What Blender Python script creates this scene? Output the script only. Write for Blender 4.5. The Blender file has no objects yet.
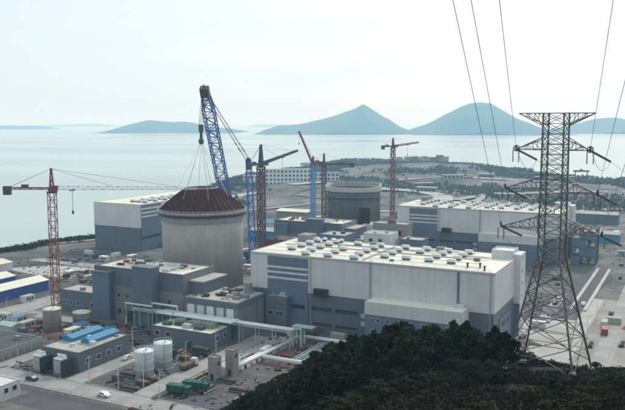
import bpy, math, random
import numpy as np
from mathutils import Vector, Matrix
random.seed(7); rng = np.random.default_rng(7)
sc = bpy.context.scene
COL = sc.collection
R = math.radians

# ------------------------------------------------------------------ camera
CAM_Z = 83.0
FPX = 754.0                                    # focal length in photo pixels (625 wide)
PITCH = math.atan(83 / 754.0)
cam_d = bpy.data.cameras.new('camera'); cam = bpy.data.objects.new('camera', cam_d); COL.objects.link(cam)
cam.location = (0, 0, CAM_Z); cam.rotation_euler = (math.pi / 2 - PITCH, 0, 0)
cam_d.sensor_width = 36.0; cam_d.lens = 36.0 * FPX / 625.0
cam_d.clip_start = 0.5; cam_d.clip_end = 90000
sc.camera = cam

# ------------------------------------------------------------------ sky and sun
SUN_EL, SUN_AZ = 40.0, 30.0                    # azimuth from +Y towards +X: hazy sun ahead, a little right
w = bpy.data.worlds.new('World'); sc.world = w; w.use_nodes = True
nt = w.node_tree; nt.nodes.clear()
wo = nt.nodes.new('ShaderNodeOutputWorld'); bg = nt.nodes.new('ShaderNodeBackground')
sky = nt.nodes.new('ShaderNodeTexSky'); sky.sky_type = 'NISHITA'; sky.sun_disc = False
sky.sun_elevation = R(SUN_EL); sky.sun_rotation = R(SUN_AZ)
sky.altitude = 80; sky.air_density = 1.0; sky.dust_density = 2.2; sky.ozone_density = 1.0
# thin even high cloud veils the blue
bw = nt.nodes.new('ShaderNodeHueSaturation'); bw.inputs['Saturation'].default_value = 0.62
veil = nt.nodes.new('ShaderNodeMix'); veil.data_type = 'RGBA'
veil.inputs[0].default_value = 0.62
veil.inputs[7].default_value = (5.25, 5.95, 6.3, 1)
tc = nt.nodes.new('ShaderNodeTexCoord'); mp = nt.nodes.new('ShaderNodeMapping'); mp.inputs['Scale'].default_value = (1.2, 1.2, 7)
cn = nt.nodes.new('ShaderNodeTexNoise'); cn.inputs['Scale'].default_value = 3.2; cn.inputs['Detail'].default_value = 6; cn.inputs['Roughness'].default_value = .55
mr = nt.nodes.new('ShaderNodeMapRange'); mr.inputs['From Min'].default_value = .3; mr.inputs['From Max'].default_value = .7
mr.inputs['To Min'].default_value = .56; mr.inputs['To Max'].default_value = .92
nt.links.new(tc.outputs['Generated'], mp.inputs[0]); nt.links.new(mp.outputs[0], cn.inputs['Vector'])
nt.links.new(cn.outputs['Fac'], mr.inputs['Value']); nt.links.new(mr.outputs[0], veil.inputs[0])
nt.links.new(sky.outputs[0], bw.inputs['Color']); nt.links.new(bw.outputs[0], veil.inputs[6])
nt.links.new(veil.outputs[2], bg.inputs['Color']); bg.inputs['Strength'].default_value = 0.1
nt.links.new(bg.outputs[0], wo.inputs['Surface'])
sd = bpy.data.lights.new('sun', 'SUN'); sd.energy = 1.5; sd.angle = R(8); sd.color = (1.0, .95, .86)
so = bpy.data.objects.new('sun', sd); COL.objects.link(so)
sv = Vector((math.sin(R(SUN_AZ)) * math.cos(R(SUN_EL)), math.cos(R(SUN_AZ)) * math.cos(R(SUN_EL)), math.sin(R(SUN_EL))))
so.rotation_euler = sv.to_track_quat('Z', 'Y').to_euler(); so.location = sv * 500
sc.view_settings.view_transform = 'Standard'; sc.view_settings.look = 'None'
sc.view_settings.gamma = 1; sc.view_settings.use_curve_mapping = False
sc.view_settings.exposure = 0.68
sc.render.engine = 'CYCLES'
sc.cycles.max_bounces = 6; sc.cycles.volume_bounces = 3; sc.cycles.use_denoising = True; sc.cycles.filter_width = 1.9
HAZE = 1.8e-4

# ------------------------------------------------------------------ site frame: a runs along the halls, b away from the viewer
OX, OY = -25.2, 304.9
UX, UY, VX, VY = .8904, -.4552, .4552, .8904
PHI = math.atan2(UY, UX)
def W(a, b, z=0.0): return Vector((OX + a * UX + b * VX, OY + a * UY + b * VY, z))
def project(x, y, z):                          # photo pixel of a world point, used to keep trees from growing over the plant
    c, s = math.cos(PITCH), math.sin(PITCH); dz = z - CAM_Z
    f = y * c - dz * s; up = y * s + dz * c
    return 312.5 + FPX * x / f, 205 - FPX * up / f

# ------------------------------------------------------------------ materials
MATS = {}
def mat(name, col, rough=.8, var=.12, scale=.25, streak=0.0, spec=.3, metal=0.0, bump=0.0, bscale=3.0, panel=None, dirt=0.0, dirt_col=(.16, .13, .10), alt=None, alt_amt=0.0, alt_scale=.05, slab=None):
    if name in MATS: return MATS[name]
    m = bpy.data.materials.new(name); m.use_nodes = True; t = m.node_tree; n = t.nodes; L = t.links
    b = n['Principled BSDF']; b.inputs['Roughness'].default_value = rough; b.inputs['Metallic'].default_value = metal
    b.inputs['Specular IOR Level'].default_value = spec
    g = n.new('ShaderNodeNewGeometry')
    def noise(sc_, det=5, rgh=.6, vec=None):
        x = n.new('ShaderNodeTexNoise'); x.inputs['Scale'].default_value = sc_; x.inputs['Detail'].default_value = det; x.inputs['Roughness'].default_value = rgh
        L.new(vec if vec is not None else g.outputs['Position'], x.inputs['Vector']); return x.outputs['Fac']
    def rng_(v, a0, a1, b0, b1):
        x = n.new('ShaderNodeMapRange'); x.inputs[1].default_value = a0; x.inputs[2].default_value = a1; x.inputs[3].default_value = b0; x.inputs[4].default_value = b1
        L.new(v, x.inputs[0]); return x.outputs[0]
    def mix(f, A, B, mode='MIX'):
        x = n.new('ShaderNodeMix'); x.data_type = 'RGBA'; x.blend_type = mode
        if isinstance(f, (int, float)): x.inputs[0].default_value = f
        else: L.new(f, x.inputs[0])
        for k, v in ((6, A), (7, B)):
            if isinstance(v, tuple): x.inputs[k].default_value = (*v[:3], 1)
            else: L.new(v, x.inputs[k])
        return x.outputs[2]
    lo = tuple(max(0, c * (1 - var)) for c in col); hi = tuple(min(1, c * (1 + var)) for c in col)
    c = mix(rng_(noise(scale), .3, .7, 0, 1), lo, hi)
    if alt: c = mix(rng_(noise(alt_scale, 6, .62), .5 - alt_amt * .25, .5 + alt_amt * .25 + .05, 0, 1), c, alt) if alt_amt > 0 else c
    fine = rng_(noise(scale * 9, 4, .7), .3, .7, 1 - var * .5, 1 + var * .5)
    cm = n.new('ShaderNodeCombineColor')
    for k in range(3): L.new(fine, cm.inputs[k])
    c = mix(1.0, c, cm.outputs[0], 'MULTIPLY')
    if panel:
        tcx = n.new('ShaderNodeTexCoord'); sx = n.new('ShaderNodeSeparateXYZ'); L.new(tcx.outputs['Object'], sx.inputs[0])
        ad = n.new('ShaderNodeMath'); L.new(sx.outputs[0], ad.inputs[0]); L.new(sx.outputs[1], ad.inputs[1])
        cx = n.new('ShaderNodeCombineXYZ'); L.new(ad.outputs[0], cx.inputs[0]); L.new(sx.outputs[2], cx.inputs[1])
        br = n.new('ShaderNodeTexBrick'); br.offset = 0; br.inputs['Scale'].default_value = 1
        br.inputs['Brick Width'].default_value = panel[0]; br.inputs['Row Height'].default_value = panel[1]
        br.inputs['Mortar Size'].default_value = panel[2]; br.inputs['Mortar Smooth'].default_value = .5
        k = panel[3]
        br.inputs['Color1'].default_value = (1, 1, 1, 1); br.inputs['Color2'].default_value = (1 - k * .6,) * 3 + (1,); br.inputs['Mortar'].default_value = (1 - k * 2.5,) * 3 + (1,)
        L.new(cx.outputs[0], br.inputs['Vector']); c = mix(1.0, c, br.outputs['Color'], 'MULTIPLY')
    if slab:
        mps = n.new('ShaderNodeMapping'); mps.inputs['Rotation'].default_value = (0, 0, 0.4727); L.new(g.outputs['Position'], mps.inputs[0])
        br = n.new('ShaderNodeTexBrick'); br.inputs['Scale'].default_value = 1; br.inputs['Brick Width'].default_value = slab[0]; br.inputs['Row Height'].default_value = slab[1]; br.inputs['Mortar Size'].default_value = .09; br.offset = 0
        br.inputs['Color1'].default_value = (1, 1, 1, 1); br.inputs['Color2'].default_value = (1 - slab[2],) * 3 + (1,); br.inputs['Mortar'].default_value = (1 - slab[2] * 2.2,) * 3 + (1,)
        L.new(mps.outputs[0], br.inputs['Vector']); c = mix(1.0, c, br.outputs['Color'], 'MULTIPLY')
    if streak:
        mpn = n.new('ShaderNodeMapping'); mpn.inputs['Scale'].default_value = (1, 1, .06); L.new(g.outputs['Position'], mpn.inputs[0])
        s = rng_(noise(.9, 5, .7, mpn.outputs[0]), .45, .75, 0, streak); c = mix(s, c, dirt_col)
    if dirt:
        d = rng_(noise(scale * .35, 8, .7), .48, .72, 0, dirt); c = mix(d, c, dirt_col)
    L.new(c, b.inputs['Base Color'])
    if bump:
        bp = n.new('ShaderNodeBump'); bp.inputs['Strength'].default_value = bump; bp.inputs['Distance'].default_value = .3
        L.new(noise(bscale, 6, .7), bp.inputs['Height']); L.new(bp.outputs[0], b.inputs['Normal'])
    MATS[name] = m; return m

M_white = mat('white cladding', (.63, .63, .64), .55, .06, .12, streak=.3, panel=(3.0, 30, .06, .075), dirt_col=(.35, .34, .32))
M_grey = mat('grey blue cladding', (.135, .152, .19), .55, .09, .15, streak=.3, panel=(3.0, 30, .06, .1), dirt_col=(.13, .14, .16))
M_blue = mat('slate blue cladding', (.14, .178, .24), .5, .06, .15, streak=.15, panel=(2.0, 30, .05, .06), dirt_col=(.12, .13, .15))
M_auxg = mat('painted concrete grey', (.225, .225, .24), .8, .09, .2, streak=.35, dirt_col=(.15, .14, .13))
M_auxb = mat('painted concrete blue grey', (.135, .155, .19), .7, .08, .2, streak=.25, dirt_col=(.11, .12, .13))
M_roof = mat('cream roof sheet', (.72, .71, .60), .75, .08, .08, dirt=.35, dirt_col=(.42, .40, .33))
M_roofg = mat('grey flat roof', (.42, .41, .38), .9, .15, .15, dirt=.6, dirt_col=(.24, .21, .18))
M_conc = mat('containment concrete', (.46, .45, .415), .9, .10, .15, streak=.45, dirt_col=(.24, .23, .20), panel=(1e5, 2.05, .06, .05), bump=.2)
M_concd = mat('raw concrete', (.27, .27, .265), .9, .14, .3, streak=.4, dirt_col=(.18, .17, .15))
M_concx = mat('dark blue grey concrete', (.15, .155, .165), .9, .18, .2, streak=.4, dirt_col=(.09, .09, .09))  # darker blue-grey tone for the open cylinder's shell below its paler rim
M_rust = mat('rusty primer steel', (.062, .025, .022), .9, .35, .5, spec=.1, streak=.4, dirt_col=(.06, .035, .03))
M_rust2 = mat('rusty rib steel', (.092, .044, .037), .9, .3, .6, spec=.1)
M_dark = mat('dark steel', (.05, .05, .055), .6, .3, 1)
M_black = mat('dark opening', (.018, .019, .022), .6, .2, .5)
M_glass = mat('window glass', (.03, .04, .05), .12, .2, .4, spec=.6)
M_red = mat('crane red', (.22, .06, .055), .55, .25, .8)
M_cranew = mat('crane white', (.62, .60, .57), .55, .15, .8)
M_crane2 = mat('crane maroon', (.16, .075, .085), .6, .25, .8)
M_crane3 = mat('crane faded red', (.21, .09, .085), .6, .25, .8)
M_craned = mat('crane dark grey', (.09, .09, .10), .6, .25, .8)
M_blue_c = mat('crawler blue', (.055, .125, .37), .45, .2, .8)
M_blue_l = mat('light blue steel', (.16, .30, .52), .5, .2, .8)
M_galv = mat('galvanised steel', (.14, .143, .15), .5, .25, .9, metal=.3)
M_wire = mat('conductor wire', (.38, .38, .39), .5, .1, 1)
M_insul = mat('insulator', (.10, .10, .11), .3, .1, 1, spec=.5)
M_tank = mat('white tank paint', (.68, .76, .78), .4, .05, .4, streak=.12, dirt_col=(.45, .45, .42))
M_pipe = mat('pipe cladding', (.66, .70, .71), .35, .08, .6, streak=.15, dirt_col=(.4, .38, .34))
M_pipeg = mat('pale green steel', (.36, .46, .44), .5, .1, .5)
M_bluesheet = mat('bright blue sheet', (.07, .235, .40), .5, .12, .5, dirt=.3, dirt_col=(.12, .22, .30))
M_bluewall = mat('cobalt sheet', (.06, .12, .34), .5, .12, .4, dirt=.25, dirt_col=(.12, .14, .25))
M_green = mat('green paint', (.028, .11, .075), .5, .2, .6)
M_tyre = mat('tyre', (.02, .02, .02), .9, .1, 2)
M_asph = mat('worn concrete road', (.36, .355, .345), .9, .12, .12, slab=(5, 3.5, .14), dirt=.7, dirt_col=(.26, .24, .21), bump=.1)
M_kerb = mat('kerb', (.46, .45, .43), .9, .12, .5)
M_apron = mat('pale concrete apron', (.44, .43, .41), .9, .12, .07, slab=(6, 6, .14), dirt=.7, dirt_col=(.36, .32, .27))
M_yard = mat('grey yard', (.095, .093, .102), .95, .18, .15, dirt=.5, dirt_col=(.17, .155, .14), bump=.2)
M_dirt = mat('bare earth', (.13, .118, .108), .95, .25, .12, dirt=.6, dirt_col=(.24, .22, .20), bump=.3)
M_reddirt = mat('red earth', (.17, .095, .085), .95, .25, .2, dirt=.5, dirt_col=(.25, .19, .16), bump=.3)
M_bark = mat('bark', (.07, .055, .042), .95, .3, 3)
M_sand = mat('greyish sand', (.30, .285, .262), .95, .2, .1, dirt=.7, dirt_col=(.2, .185, .165))
M_yellow = mat('yellow machine paint', (.50, .34, .06), .5, .15, .8)
M_orange = mat('orange red sheet', (.26, .09, .06), .6, .2, .6)
M_timber = mat('timber stack', (.15, .115, .085), .9, .3, 1)
M_silo = mat('weathered steel silo', (.33, .30, .28), .7, .12, .5, streak=.4, dirt_col=(.2, .15, .12))
M_carw = mat('white car paint', (.7, .7, .7), .3, .02, 1, spec=.5)
M_card = mat('dark car paint', (.05, .06, .08), .3, .05, 1, spec=.5)

# ------------------------------------------------------------------ mesh helpers
class MB:
    def __init__(s): s.v = []; s.f = []
    def quad_prism(s, p):
        k = len(s.v); s.v += [tuple(q) for q in p]
        s.f += [tuple(k + i for i in q) for q in ((0, 3, 2, 1), (4, 5, 6, 7), (0, 1, 5, 4), (1, 2, 6, 5), (2, 3, 7, 6), (3, 0, 4, 7))]
        return s
    def box(s, x0, x1, y0, y1, z0, z1):
        return s.quad_prism([(x0, y0, z0), (x1, y0, z0), (x1, y1, z0), (x0, y1, z0), (x0, y0, z1), (x1, y0, z1), (x1, y1, z1), (x0, y1, z1)])
    def bar(s, p, q, t, t2=None):
        p = Vector(p); q = Vector(q); d = (q - p)
        if d.length < 1e-6: return s
        d.normalize(); up = Vector((0, 0, 1)) if abs(d.z) < .95 else Vector((1, 0, 0))
        x = d.cross(up).normalized() * t * .5; y = x.normalized().cross(d) * (t2 or t) * .5
        return s.quad_prism([p - x - y, p + x - y, p + x + y, p - x + y, q - x - y, q + x - y, q + x + y, q - x + y])
    def lathe(s, prof, n=24, cx=0, cy=0, cap0=True, cap1=True, a0=0.0):
        k = len(s.v)
        for (r, z) in prof:
            for i in range(n):
                a = a0 + 2 * math.pi * i / n; s.v.append((cx + r * math.cos(a), cy + r * math.sin(a), z))
        for j in range(len(prof) - 1):
            for i in range(n):
                i2 = (i + 1) % n; s.f.append((k + j * n + i, k + j * n + i2, k + (j + 1) * n + i2, k + (j + 1) * n + i))
        if cap0: s.f.append(tuple(k + i for i in range(n - 1, -1, -1)))
        if cap1: s.f.append(tuple(k + (len(prof) - 1) * n + i for i in range(n)))
        return s
    def tube(s, pts, r, n=8):
        pts = [Vector(p) for p in pts]; k = len(s.v); m = len(pts)
        rs = r if isinstance(r, (list, tuple)) else [r] * m
        for i, p in enumerate(pts):
            d = (pts[min(i + 1, m - 1)] - pts[max(i - 1, 0)]).normalized()
            up = Vector((0, 0, 1)) if abs(d.z) < .9 else Vector((1, 0, 0))
            x = d.cross(up).normalized(); y = x.cross(d)
            for j in range(n):
                a = 2 * math.pi * j / n; s.v.append(tuple(p + (x * math.cos(a) + y * math.sin(a)) * rs[i]))
        for i in range(m - 1):
            for j in range(n):
                j2 = (j + 1) % n; s.f.append((k + i * n + j, k + i * n + j2, k + (i + 1) * n + j2, k + (i + 1) * n + j))
        s.f.append(tuple(k + j for j in range(n - 1, -1, -1))); s.f.append(tuple(k + (m - 1) * n + j for j in range(n)))
        return s
    def lattice(s, p, q, w0, w1, n, t, side=None, tri=False, w0b=None, w1b=None):
        """square (or triangular) lattice beam from p to q"""
        p = Vector(p); q = Vector(q); d = (q - p).normalized()
        if side is None: side = Vector((1, 0, 0)) if abs(d.z) > .9 else d.cross(Vector((0, 0, 1))).normalized()
        x = (side - d * side.dot(d)).normalized(); y = d.cross(x)
        if y.z < 0: y = -y
        w0b = w0b or w0; w1b = w1b or w1
        def ring(f):
            c = p.lerp(q, f); a = (w0 + (w1 - w0) * f) / 2; b = (w0b + (w1b - w0b) * f) / 2
            if tri: return [c - x * a - y * b, c + x * a - y * b, c + y * b]
            return [c - x * a - y * b, c + x * a - y * b, c + x * a + y * b, c - x * a + y * b]
        m = 3 if tri else 4
        r0, r1 = ring(0), ring(1)
        for i in range(m): s.bar(r0[i], r1[i], t * 1.5)
        prev = r0
        for k in range(n):
            cur = ring((k + 1) / n)
            for i in range(m):
                j = (i + 1) % m
                s.bar(prev[i], cur[j], t) if (k + i) % 2 else s.bar(prev[j], cur[i], t)
                s.bar(cur[i], cur[j], t)
            prev = cur
        return s
    def mesh(s, name, m, smooth=False):
        me = bpy.data.meshes.new(name); me.from_pydata(s.v, [], s.f)
        me.materials.append(m)
        if smooth:
            for p in me.polygons: p.use_smooth = len(p.vertices) == 4
        me.update(); return me
    def build(s, name, m, parent=None, smooth=False, loc=(0, 0, 0), rot=0.0):
        return place(s.mesh(name, m, smooth), name, parent, loc, rot)
def place(me, name, parent=None, loc=(0, 0, 0), rot=0.0):
    o = bpy.data.objects.new(name, me); COL.objects.link(o); o.location = loc; o.rotation_euler = (0, 0, rot)
    if parent is not None: o.parent = parent
    return o
def B(x0, x1, y0, y1, z0, z1): return MB().box(x0, x1, y0, y1, z0, z1)
def tag(o, label, cat, group=None):
    o['label'] = label; o['category'] = cat
    if group: o['group'] = group
    return o
def thing(name, label, cat, loc=(0, 0, 0), rot=0.0, group=None):
    o = bpy.data.objects.new(name, None); COL.objects.link(o); o.empty_display_size = 1
    o.location = loc; o.rotation_euler = (0, 0, rot); return tag(o, label, cat, group)
def site(name, label, cat, a, b, z=0.0, rot=0.0, group=None): return thing(name, label, cat, W(a, b, z), PHI + rot, group)
def struct(o): o['kind'] = 'structure'; return o
def copy_tree(o, parent=None):
    c = o.copy(); COL.objects.link(c)
    if parent is not None: c.parent = parent
    for ch in list(o.children): copy_tree(ch, c)
    return c
def vnoise(x, y, s=1.0, seed=0):
    """smooth value noise, numpy"""
    x = np.asarray(x, float) / s; y = np.asarray(y, float) / s
    xi = np.floor(x).astype(np.int64); yi = np.floor(y).astype(np.int64); fx = x - xi; fy = y - yi
    fx = fx * fx * (3 - 2 * fx); fy = fy * fy * (3 - 2 * fy)
    def h(i, j):
        n = (i * 374761393 + j * 668265263 + seed * 974711) & 0x7fffffff
        n = ((n ^ (n >> 13)) * 1274126177) & 0x7fffffff
        return ((n ^ (n >> 16)) & 0xffff) / 65535.0
    return (h(xi, yi) * (1 - fx) + h(xi + 1, yi) * fx) * (1 - fy) + (h(xi, yi + 1) * (1 - fx) + h(xi + 1, yi + 1) * fx) * fy
def fbm(x, y, s, seed=0, o=4):
    t = 0; a = .5
    for k in range(o): t = t + a * (vnoise(x, y, s / 2 ** k, seed + k) - .5); a *= .5
    return t
def grid_mesh(name, X, Y, Z, m, smooth=True):
    ny, nx = X.shape; v = np.stack([X, Y, Z], -1).reshape(-1, 3)
    i = np.arange(ny * nx).reshape(ny, nx)
    f = np.stack([i[:-1, :-1], i[:-1, 1:], i[1:, 1:], i[1:, :-1]], -1).reshape(-1, 4)
    me = bpy.data.meshes.new(name); me.from_pydata(v.tolist(), [], f.tolist()); me.materials.append(m)
    if smooth: me.polygons.foreach_set('use_smooth', [True] * len(me.polygons))
    return struct(place(me, name))

# ================================================================== SETTING
SEA_Z = -4.0
# sea -------------------------------------------------------------
m = bpy.data.materials.new('sea water'); m.use_nodes = True; t = m.node_tree; b = t.nodes['Principled BSDF']
b.inputs['Base Color'].default_value = (.34, .42, .42, 1); b.inputs['Roughness'].default_value = .32; b.inputs['IOR'].default_value = 1.33
g = t.nodes.new('ShaderNodeNewGeometry'); n1 = t.nodes.new('ShaderNodeTexNoise'); n1.inputs['Scale'].default_value = .06; n1.inputs['Detail'].default_value = 6
t.links.new(g.outputs['Position'], n1.inputs['Vector'])
n2 = t.nodes.new('ShaderNodeTexNoise'); n2.inputs['Scale'].default_value = .0016; n2.inputs['Detail'].default_value = 5
mpp = t.nodes.new('ShaderNodeMapping'); mpp.inputs['Scale'].default_value = (.35, 1, 1); t.links.new(g.outputs['Position'], mpp.inputs[0]); t.links.new(mpp.outputs[0], n2.inputs['Vector'])
cr = t.nodes.new('ShaderNodeMapRange'); cr.inputs[1].default_value = .35; cr.inputs[2].default_value = .65; cr.inputs[3].default_value = .12; cr.inputs[4].default_value = .34
t.links.new(n2.outputs['Fac'], cr.inputs[0]); t.links.new(cr.outputs[0], b.inputs['Roughness'])
bp = t.nodes.new('ShaderNodeBump'); bp.inputs['Strength'].default_value = .25; bp.inputs['Distance'].default_value = .6
t.links.new(n1.outputs['Fac'], bp.inputs['Height']); t.links.new(bp.outputs[0], b.inputs['Normal'])
me = bpy.data.meshes.new('sea')
rad = [0, 2000, 6000, 14000, 28000]; v = []; f = []
for r in rad[1:]:
    for i in range(72): v.append((r * math.cos(i * math.pi / 36), r * math.sin(i * math.pi / 36), SEA_Z))
f.append(tuple(range(72)))
for k in range(3):
    for i in range(72): f.append((k * 72 + i, (k + 1) * 72 + i, (k + 1) * 72 + (i + 1) % 72, k * 72 + (i + 1) % 72))
me.from_pydata(v, [], f); me.materials.append(m); sea = struct(place(me, 'sea'))

# land --------------------------------------------------------------
COAST = [(-900, -500), (-640, 0), (-360, 285), (-222, 470), (-204, 486), (-188, 520), (-159, 546), (-156, 600), (-150, 700), (-150, 900), (-131, 1085), (-112, 1230), (-24, 1422), (57, 1640), (180, 1590), (250, 1560), (306, 1480), (380, 1275), (430, 1060), (560, 900), (900, 720), (1700, 600), (1700, -500)]
def coast_sd(x, y):
    P = np.array(COAST, float); d = np.full(x.shape, 1e9); ins = np.zeros(x.shape, bool)
    for i in range(len(P)):
        a_, b_ = P[i], P[(i + 1) % len(P)]; e = b_ - a_
        tt = np.clip(((x - a_[0]) * e[0] + (y - a_[1]) * e[1]) / (e @ e), 0, 1)
        d = np.minimum(d, np.hypot(x - a_[0] - tt * e[0], y - a_[1] - tt * e[1]))
        c = ((a_[1] > y) != (b_[1] > y)) & (x < (b_[0] - a_[0]) * (y - a_[1]) / ((b_[1] - a_[1]) or 1e-9) + a_[0])
        ins ^= c
    return np.where(ins, d, -d)
def land_z(x, y):
    s = coast_sd(x, y)
    s = s + fbm(x, y, 60, 3) * 14 * np.clip((y - 350) / 200, 0, 1)
    z = np.clip(s * .45, -7.5, 0)
    far = np.clip((y - 640) / 300, 0, 1) * np.clip(s / 25, 0, 1)
    z = z + far * (np.clip(fbm(x, y, 170, 11) * 26 + 1, -1.2, 14) + np.clip(fbm(x, y, 40, 17) * 5, -1, 3))
    right = np.clip((x - 190) / 120, 0, 1) * np.clip((y - 330) / 120, 0, 1) * np.clip(s / 30, 0, 1)
    return z + right * np.clip(fbm(x, y, 90, 29) * 14, -.5, 7)
xs = np.arange(-900, 1701, 10.0); ys = np.arange(-500, 1751, 10.0)
X, Y = np.meshgrid(xs, ys); Z = land_z(X, Y)
M_land = mat('worked ground', (.135, .132, .13), .95, .4, .035, alt=(.06, .075, .065), alt_amt=.12, alt_scale=.014, dirt=.85, dirt_col=(.31, .29, .265), bump=.2, bscale=.8)
land = grid_mesh('ground', X, Y, Z, M_land)

# near hillside under the camera --------------------------------------
HY = [-150, -60, -10, 0, 10, 30, 60, 90, 110, 130, 150, 170, 200, 235, 262, 300]
HZ = [100, 94, 82.6, 81.2, 77.4, 70.0, 58.8, 50.4, 46.0, 41.2, 36.0, 28.5, 15.5, 3.0, -3.5, -9]
def hill_z(x, y):
    x = np.asarray(x, float); y = np.asarray(y, float)
    z = np.interp(y, HY, HZ)
    q = 12 - x
    z = z - .50 * np.where(q > 0, q * q / (q + 9), 0) * np.clip((y + 30) / 60, .25, 1)
    z = z - np.clip(x - 34, 0, 400) * .32 * np.clip((y - 112) / 30, 0, 1)
    z = z - np.clip(x - 60, 0, 400) * .12
    return z + fbm(x, y, 22, 41) * 3.0 * np.clip((np.hypot(x, y) - 6) / 30, 0, 1) + fbm(x, y, 5, 47) * .8 * np.clip((y - 20) / 30, 0, 1)
X, Y = np.meshgrid(np.arange(-190, 291, 2.0), np.arange(-150, 291, 2.0))
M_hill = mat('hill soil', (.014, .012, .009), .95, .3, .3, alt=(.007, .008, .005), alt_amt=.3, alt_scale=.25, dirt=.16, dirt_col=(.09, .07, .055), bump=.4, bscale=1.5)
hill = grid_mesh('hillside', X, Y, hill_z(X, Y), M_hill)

# islands ---------------------------------------------------------------
M_isl = mat('island scrub', (.03, .045, .035), .95, .3, .006, alt=(.075, .07, .055), alt_amt=.15, alt_scale=.004, bump=0)
def island(Yd, prof, depth, seed):
    """prof: (photo x, height in photo pixels above the waterline) seen from the headland; built at its real distance and size"""
    k = Yd / FPX; px = [(p[0] - 312.5) * k for p in prof]; pz = [p[1] * k for p in prof]
    xs = np.linspace(px[0], px[-1], 90); ys = np.linspace(-depth, depth, 36)
    X, T = np.meshgrid(xs, ys); ridge = np.interp(X, px, pz)
    n = fbm(X, T + seed * 991, (px[-1] - px[0]) / 5, seed, 5)
    wv = T / depth + .35 * fbm(X, T * 0, (px[-1] - px[0]) / 3, seed + 9)
    shape = np.clip(1 - wv ** 2, 0, 1) ** 1.1
    Z = ridge * (shape * (1 + .55 * n * (1 - shape))) + n * ridge * .32 - 3 * (shape <= .02)
    Z = np.where(shape <= 0.0, -3.5, Z)
    o = grid_mesh('island', X, Yd + T, Z + SEA_Z - .4, M_isl); return o
island(6600, [(112, 0), (120, 2), (132, 7), (144, 10), (152, 11.5), (160, 11), (172, 10), (184, 10), (196, 8.5), (210, 6), (228, 4), (242, 1), (246, 0)], 700, 1)
island(5900, [(258, 0), (266, 4), (280, 8), (298, 8.5), (312, 11), (326, 14), (340, 18), (352, 22.5), (358, 26), (362, 28.5), (367, 26), (378, 19), (388, 14), (396, 8), (404, 4), (410, 0)], 650, 2)
island(5600, [(404, 0), (412, 4), (424, 9), (436, 15), (446, 21), (458, 26), (468, 29), (478, 29.5), (488, 28), (500, 22), (512, 16), (524, 10), (536, 6), (548, 2), (556, 0)], 600, 3)
island(6100, [(552, 0), (566, 5), (580, 10), (594, 13), (610, 14), (628, 12), (660, 15), (700, 8), (740, 0)], 600, 4)
island(9500, [(-70, 0), (-30, 3), (0, 3.5), (22, 3.2), (38, 3.6), (48, 2), (54, 0)], 500, 5)
island(15000, [(40, 0), (70, 2), (92, 3), (110, 1.5), (120, 0)], 700, 6)
island(14000, [(246, 0), (252, 1.6), (262, 2.4), (280, 2), (300, 0)], 700, 7)

# haze: one closed box of even air round everything -------------------------
hb = B(-29500, 29500, -29500, 29500, SEA_Z - 6, 262)
hm = bpy.data.materials.new('haze air'); hm.use_nodes = True; t = hm.node_tree; t.nodes.clear()
ho = t.nodes.new('ShaderNodeOutputMaterial'); pv = t.nodes.new('ShaderNodeVolumePrincipled')
pv.inputs['Color'].default_value = (.38, .73, 1.0, 1); pv.inputs['Absorption Color'].default_value = (1, 1, 1, 1); pv.inputs['Density'].default_value = HAZE; pv.inputs['Anisotropy'].default_value = .25
t.links.new(pv.outputs[0], ho.inputs['Volume'])
haze = hb.build('haze', hm); haze['kind'] = 'stuff'; haze['label'] = 'pale sea haze hanging over the whole coast'

# flat sheets on the site ------------------------------------------------------
def sheet(name, pts, z, m, parent=None):
    me = bpy.data.meshes.new(name); me.from_pydata([tuple(W(a, b_, z)) for a, b_ in pts], [], [tuple(range(len(pts)))]); me.materials.append(m)
    o = place(me, name, parent); return o if parent else struct(o)
def rect(name, a0, a1, b0, b1, z, m): return sheet(name, [(a0, b0), (a1, b0), (a1, b1), (a0, b1)], z, m)
def road(a0, a1, b0, b1, z=.05, m=None, gaps_lo=(), gaps_hi=()):
    """road with kerbs along its long sides; gaps are stretches where a side road opens"""
    o = rect('road', a0, a1, b0, b1, z, m or M_asph)
    along_a = (a1 - a0) > (b1 - b0)
    for side, gaps in ((0, gaps_lo), (1, gaps_hi)):
        s0, s1 = (a0, a1) if along_a else (b0, b1); cur = s0
        for g0, g1 in list(gaps) + [(s1, s1)]:
            if g0 - cur > .5:
                mb = MB()
                if along_a:
                    bb = b0 if side == 0 else b1; q = [(cur, bb - .15), (g0, bb - .15), (g0, bb + .15), (cur, bb + .15)]
                else:
                    aa = a0 if side == 0 else a1; q = [(aa - .15, cur), (aa + .15, cur), (aa + .15, g0), (aa - .15, g0)]
                mb.quad_prism([W(*p, 0.0) for p in q] + [W(*p, .2) for p in q]); mb.build('kerb', M_kerb, o)
            cur = g1
    return o
rect('yard', -84, 64, -108, 40, .012, M_dirt)
rect('yard', -48, -19, -98, -80, .03, M_yard); rect('yard', -9, 9.5, -84, -36, .03, M_yard)
rect('yard', -80, -52, -96, -58, .03, M_yard); rect('yard', -52, -19.5, -54, -25, .03, M_yard)
rect('yard', 18, 60, -100, -54, .03, M_yard)
rect('yard', -19, 25, -108, -96.5, .03, M_yard)
rect('yard', 30, 52, -42, -14, .034, M_reddirt)
rect('apron', 17.5, 29, -52, 0, .038, M_apron)
road(-17.5, -10.5, -86, -16, gaps_lo=((-86, -86),))
road(-130, 40, -95, -86.3, gaps_hi=((-50, -44), (-17.5, -10.5), (10.5, 17)))
road(10.5, 17, -86, -14)
road(-50, -44, -86, -60, .055)
road(-112, -98, -110, 60, .06); road(-100, -66, -33, -26, .045)
rect('yard', -190, -114, -60, 30, .012, M_yard)
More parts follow.
